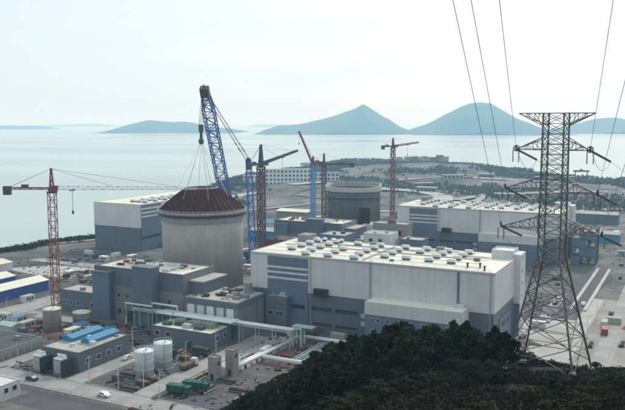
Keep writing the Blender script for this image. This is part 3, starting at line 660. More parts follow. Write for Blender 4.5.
# ---- tanks
def tank(name, label, a, b, r, hh, m_, group=None, roof_m=None, dome=.6):
    t_ = site(name, label, 'tank', a, b, group=group)
    MB().lathe([(r, .3), (r, hh)], 40, cap1=False).build('shell', m_, t_, smooth=True)
    MB().lathe([(r + .12, hh), (r + .12, hh + .2), (r * .5, hh + dome * .8), (.1, hh + dome)], 40, cap0=True).build('roof', roof_m or m_, t_, smooth=True)
    MB().lathe([(r + .6, 0), (r + .6, .3)], 32).build('plinth', M_concd, t_)
    for z_ in (hh * .35, hh * .68): MB().lathe([(r + .01, z_ - .08), (r + .06, z_), (r + .01, z_ + .08)], 40, cap0=False, cap1=False).build('hoop', m_, t_)
    mb = MB()
    for s_ in (-.25, .25): mb.bar((r * .7 + s_, -r * .74, .3), (r * .7 + s_, -r * .74, hh + 1), .06)
    for i in range(int(hh / .5)): mb.bar((r * .7 - .25, -r * .74, .5 + i * .5), (r * .7 + .25, -r * .74, .5 + i * .5), .04)
    mb.build('ladder', M_galv, t_)
    mb = MB()
    for k in range(20):
        aa, a2 = 2 * math.pi * k / 20, 2 * math.pi * (k + 1) / 20
        mb.bar((r * math.cos(aa), r * math.sin(aa), hh + .1), (r * math.cos(aa), r * math.sin(aa), hh + 1.1), .05); mb.bar((r * math.cos(aa), r * math.sin(aa), hh + 1.1), (r * math.cos(a2), r * math.sin(a2), hh + 1.1), .05)
    mb.build('guard_rail', m_, t_); MB().lathe([(.35, hh + .3), (.35, hh + 1.2)], 10, r * .3, 0).build('vent_stub', M_pipe, t_); return t_
tank('storage_tank', 'white cylindrical storage tank, the nearer left one of the pair', 3.0, -71.6, 3.05, 8.5, M_tank, 'white storage tanks')
tank('storage_tank', 'white cylindrical storage tank, the farther right one of the pair', 2.8, -61.5, 3.05, 8.5, M_tank, 'white storage tanks')
tank('silo_tank', 'weathered grey tank with cream top at foot of the red crane', -63.8, -46.8, 3.5, 9.4, M_silo, 'weathered tanks', M_roof, .5)
tank('silo_tank', 'shorter weathered tank right of the red crane foot', -60.5, -34.0, 3.6, 5.6, M_silo, 'weathered tanks', M_roof, .5)
for k, (a_, b_, hh, lb) in enumerate(((25.2, -63.5, 7.4, 'grey brown slab sided tower by the road, the nearer left one'), (27.6, -57, 8.4, 'grey brown slab sided tower by the road, the farther right one'))):
    t_ = site('shaft_tower', lb, 'tower', a_, b_, group='slab sided towers')
    mb = B(-1.6, 1.6, -1.5, 1.5, 0, hh); parapet_walls(mb, -1.6, 1.6, -1.5, 1.5, hh, hh + .5, .2); mb.build('wall', M_silo, t_)
    B(-.7, .5, -1.58, -1.5, .1, 2.2).build('door', M_dark, t_); B(1.6, 1.66, -.6, .6, hh - 2.4, hh - 1.2).build('vent', M_dark, t_)
    for i in range(3): B(-1.66, 1.66, -1.56, 1.56, hh * (.25 + .25 * i), hh * (.25 + .25 * i) + .12).build('band', M_concd, t_)
low_building('gatehouse', 'small white flat roofed gatehouse at the lower left corner', -28.5, -109, 8.6, 7, 5, M_white, M_white, windows=((1, 3), (5.6, 7.4)), sidew=((1, 2.4), (4, 5.6)))
gable_shed('warehouse', 'long cobalt blue warehouse with cream roof on the left', -136, -30, 0, 13, 38, 5, 1.7, M_bluewall, M_roof, cat='warehouse')
gable_shed('warehouse', 'second cobalt blue shed with pale roof behind the first one', -160, -40, 0, 14, 48, 5, 1.6, M_bluewall, M_roof, cat='warehouse')
gable_shed('warehouse', 'low pale roofed shed farthest left near the shore', -196, 2, 0, 16, 34, 4.5, 1.4, M_white, M_roof, cat='warehouse')
gable_shed('hut_row', 'teal roofed hut on the left frame edge', -84, -56, 0, 8, 5, 2.8, .8, M_pipeg, M_pipeg, cat='hut', ridge_u=True)
low_building('yard_store', 'wide dark flat roofed store at the left frame edge', -80, -84, 27, 22, 3.4, M_apron, M_yard, cat='building', roof_items=2)

# ================================================================== PIPEWORK
pr = site('pipe_rack', 'pale pipe bridge on slim posts running across before the grey buildings', 'pipe rack', -40, -25.6)
for i in range(11): 
    x_ = i * 7.2
    mb = MB(); mb.bar((x_, 0, 0), (x_, 0, 7.4), .32); mb.bar((x_, 2.4, 0), (x_, 2.4, 7.4), .32); mb.bar((x_, -.3, 7.2), (x_, 2.7, 7.2), .35); mb.build('post', M_pipeg, pr)
for y_, r_, z_ in ((0, .34, 7.75), (.8, .26, 7.7), (1.5, .3, 7.72), (2.2, .34, 7.75)): MB().tube([(-1, y_, z_), (73, y_, z_)], r_, 10).build('pipe', M_pipe, pr, smooth=True)
mb = MB(); mb.bar((-1, -.35, 7.1), (73, -.35, 7.1), .3, .45); mb.bar((-1, 2.75, 7.1), (73, 2.75, 7.1), .3, .45); mb.build('beam', M_pipeg, pr)
pc = site('pipe_canopy', 'striped canopy of many thin pale pipes over the flat roofed building', 'pipe rack', -24.4, -31.5)
for i in range(9): MB().tube([(0, i * .72, 9.0), (35, i * .72, 9.0)], .17, 7).build('pipe', M_pipe if i % 3 else M_pipeg, pc)
for i in range(6):
    x_ = .5 + i * 6.8; mb = MB(); mb.bar((x_, -.4, 8.75), (x_, 6.2, 8.75), .25)
    if x_ < 34: mb.bar((x_, 6.0, 0), (x_, 6.0, 8.7), .28); mb.bar((x_, -.1, 5.9 if x_ > 3 and x_ < 29 else 0), (x_, -.1, 8.7), .25)
    mb.build('post', M_pipeg, pc)
wl = site('wall_pipe', 'white angular pipe frame fixed before the stair tower', 'pipe', -43.5, -26.8)
MB().tube([(0, 0, 0), (0, 0, 9.8), (13.5, 0, 9.8), (13.5, 0, 11.2), (14, 0, 11.2), (26, 0, 11.2), (26, 0, 8.2)], .38, 8).build('pipe', M_pipe, wl)
for x_ in (0, 6.7, 13.5, 26): MB().bar((x_, .5, 0), (x_, .5, 9.6), .25).build('post', M_pipeg, wl)
pg = site('pipe_portal', 'white square pipe portal frame at the end of the pipe bridge', 'portal', 30, -19)
mb = MB()
for x_ in (0, 3.2):
    for y_ in (0, 2.6): mb.bar((x_, y_, 0), (x_, y_, 7.2), .55)
mb.build('post', M_pipe, pg); mb = MB(); mb.box(-.4, 3.6, -.4, 3, 6.4, 7.3); mb.build('beam', M_pipe, pg)
MB().box(-.5, 8, -.6, 3.2, 7.3, 7.5).build('deck', M_pipeg, pg)
def big_pipe(label, pts, r=.75, supports=True):
    o = site('steam_pipe', label, 'pipe', pts[0][0], pts[0][1]); loc = [Vector((p[0] - pts[0][0], p[1] - pts[0][1], p[2])) for p in pts]
    MB().tube(loc, r, 12).build('pipe', M_pipe, o, smooth=True)
    for p, q in zip(loc[:-1], loc[1:]):
        n = max(1, int((q - p).length / 6))
        for i in range(n + 1):
            c = p.lerp(q, i / n)
            if c.z > .8: B(c.x - .35, c.x + .35, c.y - .35, c.y + .35, 0, c.z - r * .8).build('support', M_concd, o)
    return o
big_pipe('thick white pipe running from the portal towards the lower left trees', [(30, -15, 2.2), (28.4, -50, 2.2), (27.6, -56, 1.6)])
big_pipe('thick white pipe running right from the portal to the trees', [(31.5, -13.5, 2.2), (56, -13.5, 2.2)])
big_pipe('thick white pipe along the near side of the red earth pit', [(29.5, -41, 1.9), (50, -41, 1.9)], .85)
big_pipe('second thick white pipe beside the first at lower left', [(26.4, -30, 1.5), (25.6, -56, 1.5)], .5)
pp = site('pipe_bundle', 'bundle of thin parallel pale pipes crossing the red earth pit', 'pipes', 40, -38)
for i in range(5): MB().tube([(i * 1.3, 0, 1.7), (i * 1.3, 22, 1.7)], .3, 8).build('pipe', M_pipe if i % 2 else M_pipeg, pp, smooth=True)
for j in range(4): B(-.6, 5.8, 1 + j * 6.4, 1.5 + j * 6.4, 0, 1.38).build('sleeper', M_concd, pp)
for k, (a_, b_) in enumerate(((33, -36), (46, -33), (36, -24))):
    o = site('valve_skid', ('rusty valve skid at the near left of the red earth pit', 'rusty valve skid at the right of the red earth pit', 'rusty valve skid in the middle of the red earth pit')[k], 'skid', a_, b_)
    B(0, 4, 0, 2.4, 0, .3).build('base', M_rust, o)
    for i in range(3): MB().lathe([(.45, .3), (.45, 1.6), (.2, 1.9)], 10, .8 + i * 1.2, 1.2).build('valve', M_red if k != 1 else M_rust2, o)
    MB().tube([(.3, 1.2, 1.0), (3.8, 1.2, 1.0)], .22, 8).build('pipe', M_rust2, o)

# ================================================================== CRANES
def tower_crane(label, x, y, zb, ztop, mw, az, jl, cj, apex, m_mast, m_jib, m_cj, elev=0.0, t=.16, luff=False, hook=None, cables=True):
    """az: bearing of the jib in the ground plane, degrees from +X"""
    o = thing('tower_crane', label, 'crane', (x, y, zb), R(az)); H = ztop - zb
    B(-2.6, 2.6, -2.6, 2.6, 0, .8).build('footing', M_concd, o)
    ms = MB(); n = int(H / (mw * 1.05)); ms.lattice((0, 0, .8), (0, 0, H - 1.2), mw, mw, n, t, Vector((1, 0, 0))); ms.build('mast', m_mast, o)
    sl = MB().lathe([(mw * .75, H - 1.2), (mw * .8, H - .6), (mw * .55, H - .5), (mw * .55, H + .6)], 14); sl.build('slewing_ring', M_craned, o)
    cb = B(mw * .3, mw * .3 + 2.2, -mw * .5 - 1.6, -mw * .5 - .1, H - .3, H + 2.0).build('cab', m_cj, o); B(mw * .3 + 2.2, mw * .3 + 2.26, -mw * .5 - 1.5, -mw * .5 - .2, H + .5, H + 1.8).build('windscreen', M_glass, cb)
    jz = H + .9; e = R(elev); tip = Vector((jl * math.cos(e), 0, jz + jl * math.sin(e)))
    hd = MB(); hd.lattice((0, 0, H + .6), (0, 0, H + apex), mw * .55, mw * .18, max(3, int(apex / 1.6)), t, Vector((1, 0, 0))); hd.box(-.45, .45, -.35, .35, H + apex - .2, H + apex + .5); hd.build('tower_head', m_cj if m_cj is not M_cranew else m_mast, o)
    jb = MB(); jb.lattice((mw * .3, 0, jz), tip, 1.35, 1.0, max(8, int(jl / 2.0)), t * .72, tri=True, w0b=1.5, w1b=.9); jb.build('jib', m_jib, o)
    cjv = MB(); cjv.lattice((-mw * .3, 0, jz - .3), (-cj, 0, jz - .3), 1.6, 1.6, max(4, int(cj / 2)), t * .8, w0b=.8, w1b=.8); cjv.box(-cj, 0, -.75, .75, jz - .25, jz - .1); cjv.build('counter_jib', m_cj, o)
    for i in range(3): B(-cj + .1 + i * .95, -cj + .95 + i * .95, -1.0, 1.0, jz - 2.9, jz + .6).build('counterweight', M_craned, o)
    B(-cj * .62, -cj * .62 + 2.6, -.7, .7, jz, jz + 1.3).build('winch', M_craned, o)
    top = Vector((0, 0, H + apex + .3)); lc = MB()
    if cables:
        for f_ in ((.42, .86) if not luff else (.93,)):
            lc.bar(top, Vector((mw * .3, 0, jz)).lerp(tip, f_) + Vector((0, 0, .6)), .1)
        for s_ in (-.5, .5): lc.bar(top, (-cj * .9, s_, jz), .1)
        lc.build('tie_bar', M_craned, o)
    f_ = hook or .55; p = Vector((mw * .3, 0, jz)).lerp(tip, 1.0 if luff else f_)
    if not luff: B(p.x - 1, p.x + 1, -.8, .8, p.z - 1.15, p.z - .7).build('trolley', M_craned, o)
    hl = MB(); hl.bar((p.x, -.2, p.z - .9), (p.x, -.2, p.z - 9), .07); hl.bar((p.x, .2, p.z - .9), (p.x, .2, p.z - 9), .07); hl.build('hoist_rope', M_dark, o)
    MB().lathe([(.15, p.z - 10.6), (.45, p.z - 10.2), (.45, p.z - 9.4), (.2, p.z - 9)], 10, p.x, 0).build('hook_block', M_craned, o)
    return o
def at(px, py, Yd):                                  # point at depth Yd that the photo shows at (px, py)
    c, s = math.cos(PITCH), math.sin(PITCH); r = (px - 312.5) / FPX; up = (205 - py) / FPX
    d = Vector((r, c + up * s, -s + up * c)); return Vector((0, 0, CAM_Z)) + d * (Yd / d.y)
p = W(-68.2, -41.0)
z1 = at(56, 190, p.y).z
tower_crane('red and white hammerhead tower crane with long jib over the left yard', at(56, 300, p.y).x, p.y, 0, z1, 2.7, -2, 58, 19.5, 8.2, M_red, M_cranew, M_red, hook=.13)
q = at(261, 165, 438); tower_crane('maroon tower crane right of the blue crawler crane with its jib swung away', q.x, q.y, 0, q.z, 3.3, 62, 44, 14, 11.5, M_crane2, M_craned, M_craned, elev=8, t=.42)
q = at(324, 165, 545); tower_crane('maroon tower crane with level jib left of the open concrete cylinder', q.x, q.y, 0, q.z, 2.8, 188, 17, 22, 8, M_crane2, M_crane2, M_craned, t=.38)
q = at(313, 163, 590); tower_crane('tower crane with steep red jib raised and light blue mast', q.x, q.y, 0, q.z, 2.8, 150, 27, 8, 5, M_blue_l, M_red, M_crane2, elev=62, t=.36, luff=True)
q = at(393, 147, 655); tower_crane('red tower crane standing alone right of the open concrete cylinder', q.x, q.y, 0, q.z, 2.9, 20, 25, 11, 7.5, M_crane3, M_crane2, M_crane2, elev=7, t=.36)

# blue crawler crane ------------------------------------------------------------
base = Vector((-42.5, 430.0, 0)); head = at(205, 92, 352.0); mast_top = at(248.5, 161, 468.0)
cw = thing('crawler_crane', 'giant blue lattice boom crawler crane holding the rust brown cone', 'crane', (base.x, base.y, 0))
hd_ = Vector((head.x - base.x, head.y - base.y, head.z)); mt_ = Vector((mast_top.x - base.x, mast_top.y - base.y, mast_top.z))
yaw = math.atan2(hd_.y, hd_.x); fx = Vector((math.cos(yaw), math.sin(yaw), 0)); sx_ = Vector((-math.sin(yaw), math.cos(yaw), 0))
def lbox(par, name, m_, f0, f1, s0, s1, z0, z1):
    mb = MB(); q = [fx * f0 + sx_ * s0, fx * f1 + sx_ * s0, fx * f1 + sx_ * s1, fx * f0 + sx_ * s1]
    mb.quad_prism([(v.x, v.y, z0) for v in q] + [(v.x, v.y, z1) for v in q]); return mb.build(name, m_, par)
for s_ in (-1, 1): lbox(cw, 'track', M_tyre, -7, 7, s_ * 5 - 1, s_ * 5 + 1, 0, 2.2)
lbox(cw, 'carbody', M_blue_c, -4, 4, -4, 4, 1.2, 2.6); up_ = lbox(cw, 'upper_body', M_blue_c, -9, 4, -2.5, 2.5, 2.6, 5.2); lbox(up_, 'cab', M_blue_l, 2, 5, 2.6, 4.6, 3, 5.6)
for i in range(3): lbox(cw, 'counterweight', M_craned, -11, -9, -4 + i * 2.7, -1.6 + i * 2.7, 2.6, 7)
ft = fx * 3 + Vector((0, 0, 4)); l1 = ft.lerp(hd_, .07); l2 = ft.lerp(hd_, .92)
bm = MB(); bm.lattice(ft, l1, 1.6, 5.2, 2, .34, sx_, w0b=1.2, w1b=4.4); bm.lattice(l1, l2, 5.2, 5.0, 26, .30, sx_, w0b=4.4, w1b=4.2); bm.lattice(l2, hd_, 5.0, 2.6, 3, .4, sx_, w0b=4.2, w1b=2.6); bm.build('boom', M_blue_c, cw)
hb_ = MB(); d_ = (hd_ - ft).normalized(); hb_.bar(hd_ - d_ * 2.5 - fx * -.5, hd_ + d_ * 2.6, 4.0, 3.2); hb_.bar(hd_ + d_ * 2, hd_ + d_ * 4.2, .5); hb_.build('boom_head', M_craned, cw)
MB().lattice(Vector((7.5, 8, 4)), mt_, 3.8, 3.0, 16, .26, sx_).build('derrick_mast', M_blue_c, cw)
mh = MB(); mh.bar(mt_ - Vector((0, 0, 2.2)), mt_ + Vector((0, 0, 2)), 3.4, 2.4); mh.build('mast_head', M_craned, cw)
pl = MB()
for s_ in (-1.4, -.9, .9, 1.4): pl.bar(mt_ + sx_ * s_, hd_ + sx_ * s_ * .6, .16)
for s_ in (-2, 2): pl.bar(mt_ + sx_ * s_ * .6, -fx * 10 + sx_ * s_ + Vector((0, 0, 5)), .16)
for f_ in (.18, .22, .3): 
    for s_ in (-1, 1): c = (mt_ + sx_ * s_ * 1.3).lerp(hd_ + sx_ * s_, f_); pl.bar(c, c + (hd_ - mt_).normalized() * 1.6, .5)
pl.build('pendant', M_craned, cw)
cc = W(CA, CB); hx = Vector((cc.x - base.x, cc.y - base.y, 0)); hz0 = at(201, 143, 350).z
tp = hd_ + fx * 1.0 + Vector((0, 0, -1.0)); hr = MB()
for s_ in (-1.0, -.5, 0, .5, 1.0): hr.bar(tp + sx_ * s_ * 1.3, hx + sx_ * s_ + Vector((0, 0, hz0 + 9)), .16)
hr.build('hoist_rope', M_craned, cw)
hk = MB()
hk.box(hx.x - 1.0, hx.x + 1.0, hx.y - 1.0, hx.y + 1.0, hz0 + 5.2, hz0 + 8.6); hk.box(hx.x - .6, hx.x + .6, hx.y - .6, hx.y + .6, hz0 + 2.6, hz0 + 5.2); hk.lathe([(.3, hz0 - .6), (1.2, hz0), (1.3, hz0 + 1.2), (.6, hz0 + 2.6)], 12, hx.x, hx.y); hk.build('hook_block', M_craned, cw)
slg = thing('sling_set', 'fan of thin steel slings between the hook block and the rust brown cone', 'sling', (cc.x, cc.y, 40.62))
for k in range(14):
    aa = 2 * math.pi * (k + .3) / 14; rr_, zz = (13.4, 7.9) if k % 2 else (7.3, 12.1)
    MB().bar((.5 * math.cos(aa), .5 * math.sin(aa), hz0 - 40.7), (rr_ * math.cos(aa), rr_ * math.sin(aa), zz), .1).build('sling', M_cranew, slg)

# ================================================================== PYLON AND WIRES
PX_, PY_ = 36.0, 112.0; PZ = float(hill_z(PX_, PY_)); PTOP = 84.3; PR = -33
py = thing('lattice_pylon', 'tall grey steel lattice power pylon on the near wooded hillside', 'pylon', (PX_, PY_, 0), R(PR))
def hw(z): return 1.62 if z >= 63 else 1.62 + (63 - z) / (63 - 46) * 3.45
rotm = Matrix.Rotation(R(PR), 2)
feet = []
for sx2, sy2 in ((-1, -1), (1, -1), (1, 1), (-1, 1)):
    wx = rotm @ Vector((sx2 * 5.07, sy2 * 5.07)); gz = float(hill_z(PX_ + wx.x, PY_ + wx.y)); feet.append((sx2, sy2, gz))
    z0 = gz + .5; k = hw(z0)
    mb = MB(); mb.bar((sx2 * k, sy2 * k, z0), (sx2 * 1.62, sy2 * 1.62, 63), .26); mb.bar((sx2 * 1.62, sy2 * 1.62, 63), (sx2 * 1.5, sy2 * 1.5, PTOP), .22); mb.build('leg', M_galv, py)
    MB().lathe([(.55, gz - 1.5), (.55, gz + .3), (.4, gz + .55)], 12, sx2 * k, sy2 * k).build('footing', M_concd, py)
br = MB(); zs = [46.3, 50.2, 54.2, 57.6, 60.5, 63]
C4 = [(-1, -1), (1, -1), (1, 1), (-1, 1)]
for z0, z1 in zip(zs[:-1], zs[1:]):
    for i in range(4):
        p, q = C4[i], C4[(i + 1) % 4]; a0, a1 = hw(z0), hw(z1)
        P0, Q0 = Vector((p[0] * a0, p[1] * a0, z0)), Vector((q[0] * a0, q[1] * a0, z0)); P1, Q1 = Vector((p[0] * a1, p[1] * a1, z1)), Vector((q[0] * a1, q[1] * a1, z1))
        br.bar(P0, Q1, .11); br.bar(Q0, P1, .11); br.bar(P1, Q1, .1)
        m0 = (P0 + Q1) / 2; br.bar(P0.lerp(P1, .5), m0, .08); br.bar(Q0.lerp(Q1, .5), m0, .08); br.bar(P0.lerp(P1, .5), P0.lerp(Q1, .25), .07); br.bar(Q0.lerp(Q1, .5), Q0.lerp(P1, .25), .07)
br.build('lower_bracing', M_galv, py)
br = MB(); zz = np.linspace(63, PTOP, 15)
for z0, z1 in zip(zz[:-1], zz[1:]):
    for i in range(4):
        p, q = C4[i], C4[(i + 1) % 4]; a0, a1 = 1.57, 1.57
        br.bar((p[0] * a0, p[1] * a0, z0), (q[0] * a1, q[1] * a1, z1), .085); br.bar((q[0] * a0, q[1] * a0, z0), (p[0] * a1, p[1] * a1, z1), .085); br.bar((p[0] * a1, p[1] * a1, z1), (q[0] * a1, q[1] * a1, z1), .1)
br.build('upper_bracing', M_galv, py)
def crossarm(side, ln, zl, zu, flip=False):
    mb = MB(); tip = Vector((side * (1.57 + ln), 0, zu if flip else zl))
    a_ = [Vector((side * 1.57, -1.57, zl)), Vector((side * 1.57, 1.57, zl))]; b_ = [Vector((side * 1.57, -1.57, zu)), Vector((side * 1.57, 1.57, zu))]
    for q in a_ + b_: mb.bar(q, tip, .13)
    n = max(3, int(ln / 1.3))
    for i in range(1, n):
        f0, f1 = (i - 1) / n, i / n
        A0, A1, B0, B1 = a_[0].lerp(tip, f1), a_[1].lerp(tip, f1), b_[0].lerp(tip, f1), b_[1].lerp(tip, f1)
        mb.bar(A0, A1, .08); mb.bar(A0, B0, .08); mb.bar(A1, B1, .08); mb.bar(a_[0].lerp(tip, f0), A1, .08); mb.bar(a_[0].lerp(tip, f0), B0, .08); mb.bar(a_[1].lerp(tip, f0), B1, .08); mb.bar(B0, B1, .08)
    mb.build('crossarm', M_galv, py); return tip
tips = {}
for s_, nm, ln in ((-1, 'tl', 4.0), (1, 'tr', 4.0)): tips[nm] = crossarm(s_, ln, 82.5, PTOP, True)
for s_, nm, ln, zl, zu in ((-1, '1l', 4.3, 78.9, 80.7), (1, '1r', 3.4, 78.9, 80.7), (-1, '2l', 5.8, 72.9, 74.9), (1, '2r', 4.6, 72.6, 74.6), (-1, '3l', 6.3, 66.9, 69.0), (1, '3r', 5.4, 66.6, 68.7)): tips[nm] = crossarm(s_, ln, zl, zu)
def to_world(v): w2 = rotm @ Vector((v.x, v.y)); return Vector((PX_ + w2.x, PY_ + w2.y, v.z))
def insulator(p, q, r=.17):
    """string of discs from p to q, local to the pylon"""
    p, q = Vector(p), Vector(q); n = max(6, int((q - p).length / .22)); pts = []; rs = []
    for i in range(n): 
        pts += [p.lerp(q, (i + .1) / n), p.lerp(q, (i + .5) / n), p.lerp(q, (i + .9) / n)]; rs += [.06, r, .06]
    MB().tube(pts, rs, 8).build('insulator', M_insul, py)
inv = rotm.inverted()
def to_local(v): w2 = inv @ Vector((v.x - PX_, v.y - PY_)); return Vector((w2.x, w2.y, v.z))
lab = {'1l': 'thin power line from the upper left crossarm up over the camera', '1r': 'thin power line from the upper right crossarm up over the camera', '2l': 'thin power line from the middle left crossarm up over the camera', '2r': 'thin power line from the middle right crossarm to the top right edge', '3l': 'thin power line from the lowest left crossarm up over the camera', '3r': 'thin power line from the lowest right crossarm past the right edge'}
labf = {'1l': 'power line running on from the upper left crossarm to the right', '1r': 'power line running on from the upper right crossarm to the right', '2l': 'power line running on from the middle left crossarm to the right', '2r': 'power line running on from the middle right crossarm to the right', '3l': 'power line running on from the lowest left crossarm to the right', '3r': 'power line running on from the lowest right crossarm to the right'}
near_px = {'1l': (500, 5), '1r': (612.5, 5), '2l': (472, 5), '2r': (640, 20), '3l': (454, 5), '3r': (660, 60)}
for nm in ('1l', '1r', '2l', '2r', '3l', '3r'):
    T = to_world(tips[nm]); Q = at(*near_px[nm], 48.0); d = (Q - T).normalized(); e0 = T + d * 3.2
    insulator(tips[nm], to_local(e0))
    far = Q + (Q - T) * 1.1; n = 14; L0 = (far - e0).length
    pts = [e0.lerp(far, i / n) + Vector((0, 0, 0)) for i in range(n + 1)]
    tag(MB().tube(pts, .025, 6).build('power_line', M_wire), lab[nm], 'power line', 'power lines')
    fd = Vector((4.0, 1.5, -1.9)).normalized(); e1 = T + fd * 4.2; insulator(tips[nm], to_local(e1), .2)
    far = e1 + Vector((95, 36, -26)); pts = [e1.lerp(far, i / 14) + Vector((0, 0, -9 * 4 * (i / 14) * (1 - i / 14))) for i in range(15)]
    tag(MB().tube(pts, .02, 6).build('power_line', M_wire), labf[nm], 'power line', 'power lines')
    # jumper loop under the arm
    a_, b_ = to_local(e0), to_local(e1); pts = [a_.lerp(b_, i / 10) + Vector((0, 0, -2.2 * 4 * (i / 10) * (1 - i / 10))) for i in range(11)]
    MB().tube(pts, .03, 6).build('jumper', M_wire, py)
    mb = MB(); tt = tips[nm]
    ring = [tt + Vector((.42 * math.cos(2 * math.pi * i / 14), 0, .15 + .42 * math.sin(2 * math.pi * i / 14))) for i in range(15)]
    if nm[0] == '1': mb.tube(ring, .1, 6).build('grading_ring', M_craned, py)
    for dx in (-.5, .4): insulator(tt + Vector((dx if nm[1] == 'l' else -dx, 0, -.1)), tt + Vector((dx if nm[1] == 'l' else -dx, 0, -2.0)), .1)

# ================================================================== CLUTTER
def bx_mesh(name, x, y, z, m_): return B(-x / 2, x / 2, -y / 2, y / 2, 0, z).mesh(name, m_)
def container(label, group, a, b, m_, rot=0.0, ln=6.0, z=0.0):
    o = site('container', label, 'container', a, b, z, rot, group)
    mb = B(-ln / 2, ln / 2, -1.2, 1.2, .1, 2.6)
    for i in range(int(ln / .5)): 
        x_ = -ln / 2 + .25 + i * .5
        mb.box(x_ - .1, x_ + .1, -1.26, -1.2, .25, 2.45); mb.box(x_ - .1, x_ + .1, 1.2, 1.26, .25, 2.45)
    mb.build('shell', m_, o); B(ln / 2, ln / 2 + .06, -1.1, -.03, .25, 2.45).build('door', m_, o); B(ln / 2, ln / 2 + .06, .03, 1.1, .25, 2.45).build('door', m_, o)
    return o
def wheel(par, x, y, r=.5, wd=.3):
    mb = MB(); k = 12; pts = [(x, y - wd / 2, r), (x, y + wd / 2, r)]; mb.tube(pts, r, k); wh = mb.build('wheel', M_tyre, par); MB().tube([(x, y - wd / 2 - .02, r), (x, y + wd / 2 + .02, r)], r * .5, 10).build('rim', M_galv, wh)
def truck(label, a, b, rot, m_cab, m_box, ln=8.0, group=None, hbox=3.0):
    o = site('truck', label, 'truck', a, b, 0, rot, group)
    B(-ln / 2, ln / 2, -.5, .5, .6, .95).build('chassis', M_craned, o)
    mb = MB(); mb.quad_prism([(ln / 2 - 2.1, -1.15, .7), (ln / 2, -1.15, .7), (ln / 2, 1.15, .7), (ln / 2 - 2.1, 1.15, .7), (ln / 2 - 2.1, -1.1, 2.8), (ln / 2 - .4, -1.1, 2.8), (ln / 2 - .4, 1.1, 2.8), (ln / 2 - 2.1, 1.1, 2.8)])
    cb = mb.build('cab', m_cab, o); mb = MB(); mb.quad_prism([(ln / 2 - .16, -1, 1.75), (ln / 2 - .12, -1, 1.75), (ln / 2 - .12, 1, 1.75), (ln / 2 - .16, 1, 1.75), (ln / 2 - .42, -.95, 2.6), (ln / 2 - .36, -.95, 2.6), (ln / 2 - .36, .95, 2.6), (ln / 2 - .42, .95, 2.6)]); mb.build('windscreen', M_glass, cb)
    bxx = B(-ln / 2, ln / 2 - 2.4, -1.25, 1.25, .95, hbox).build('cargo_box', m_box, o); mb = MB()
    sm = B(-.06, .06, -.025, .025, 1, hbox).mesh('stake', m_box)
    for i in range(6):
        for y_ in (-1.276, 1.276): place(sm, 'stake', bxx, (-ln / 2 + .4 + i * (ln - 3.2) / 5, y_, 0))
    for x_ in (ln / 2 - 1.2, -ln / 2 + 1.0, -ln / 2 + 2.2):
        for y_ in (-1.05, 1.05): wheel(o, x_, y_)
    return o
def car(label, a, b, rot, m_, group=None):
    o = site('parked_car', label, 'car', a, b, 0, rot, group); mb = MB()
    prof = [(-2.2, .35), (-2.2, .95), (-1.7, 1.0), (-1.2, 1.5), (.5, 1.5), (1.2, 1.0), (2.1, .85), (2.2, .35)]
    k = len(prof); mb.v = [(x_, -.85, z_) for x_, z_ in prof] + [(x_, .85, z_) for x_, z_ in prof]
    mb.f = [tuple(range(k - 1, -1, -1)), tuple(range(k, 2 * k))] + [(i, (i + 1) % k, k + (i + 1) % k, k + i) for i in range(k)]
    bd = mb.build('body', m_, o); B(-1.15, .6, -.87, .87, 1.02, 1.4).build('window', M_glass, bd)
    for x_ in (-1.4, 1.4):
        for y_ in (-.75, .75): wheel(o, x_, y_, .33, .22)
    return o
truck('green tarpaulin truck by the lower road, the nearer one', 23.2, -79.5, R(8), M_green, M_green)
truck('green tarpaulin truck by the lower road, the farther one', 26, -74.5, R(8), M_green, M_green, 8.6)
truck('dark green lorry parked beside the pipe posts', 6.5, -44.5, R(4), M_green, M_dark, 6.5)
truck('flatbed truck with brown load beside the white tanks', 11.0, -58, R(88), M_cranew, M_timber, 8, hbox=2.0)
truck('small brown loaded truck on the road behind the white tanks', -2.5, -52.5, R(60), M_dark, M_timber, 6.5, hbox=1.9)
car('white car on the paved strip beyond the pylon', 118, 96, R(90), M_carw); car('dark car parked on the pale apron right of the pylon', 131, 84, R(86), M_card)
car('dark car on the lower left road junction', -27, -91, R(2), M_card); car('white car on the lower road below the tanks', 4, -91.6, R(0), M_carw)
car('white car by the left street beside the walled building', -14, -60, R(90), M_carw)
rr = random.Random(11)
cols = [('white', M_white), ('slate blue', M_blue), ('rust red', M_orange), ('grey', M_roofg), ('green', M_green), ('pale grey', M_conc)]
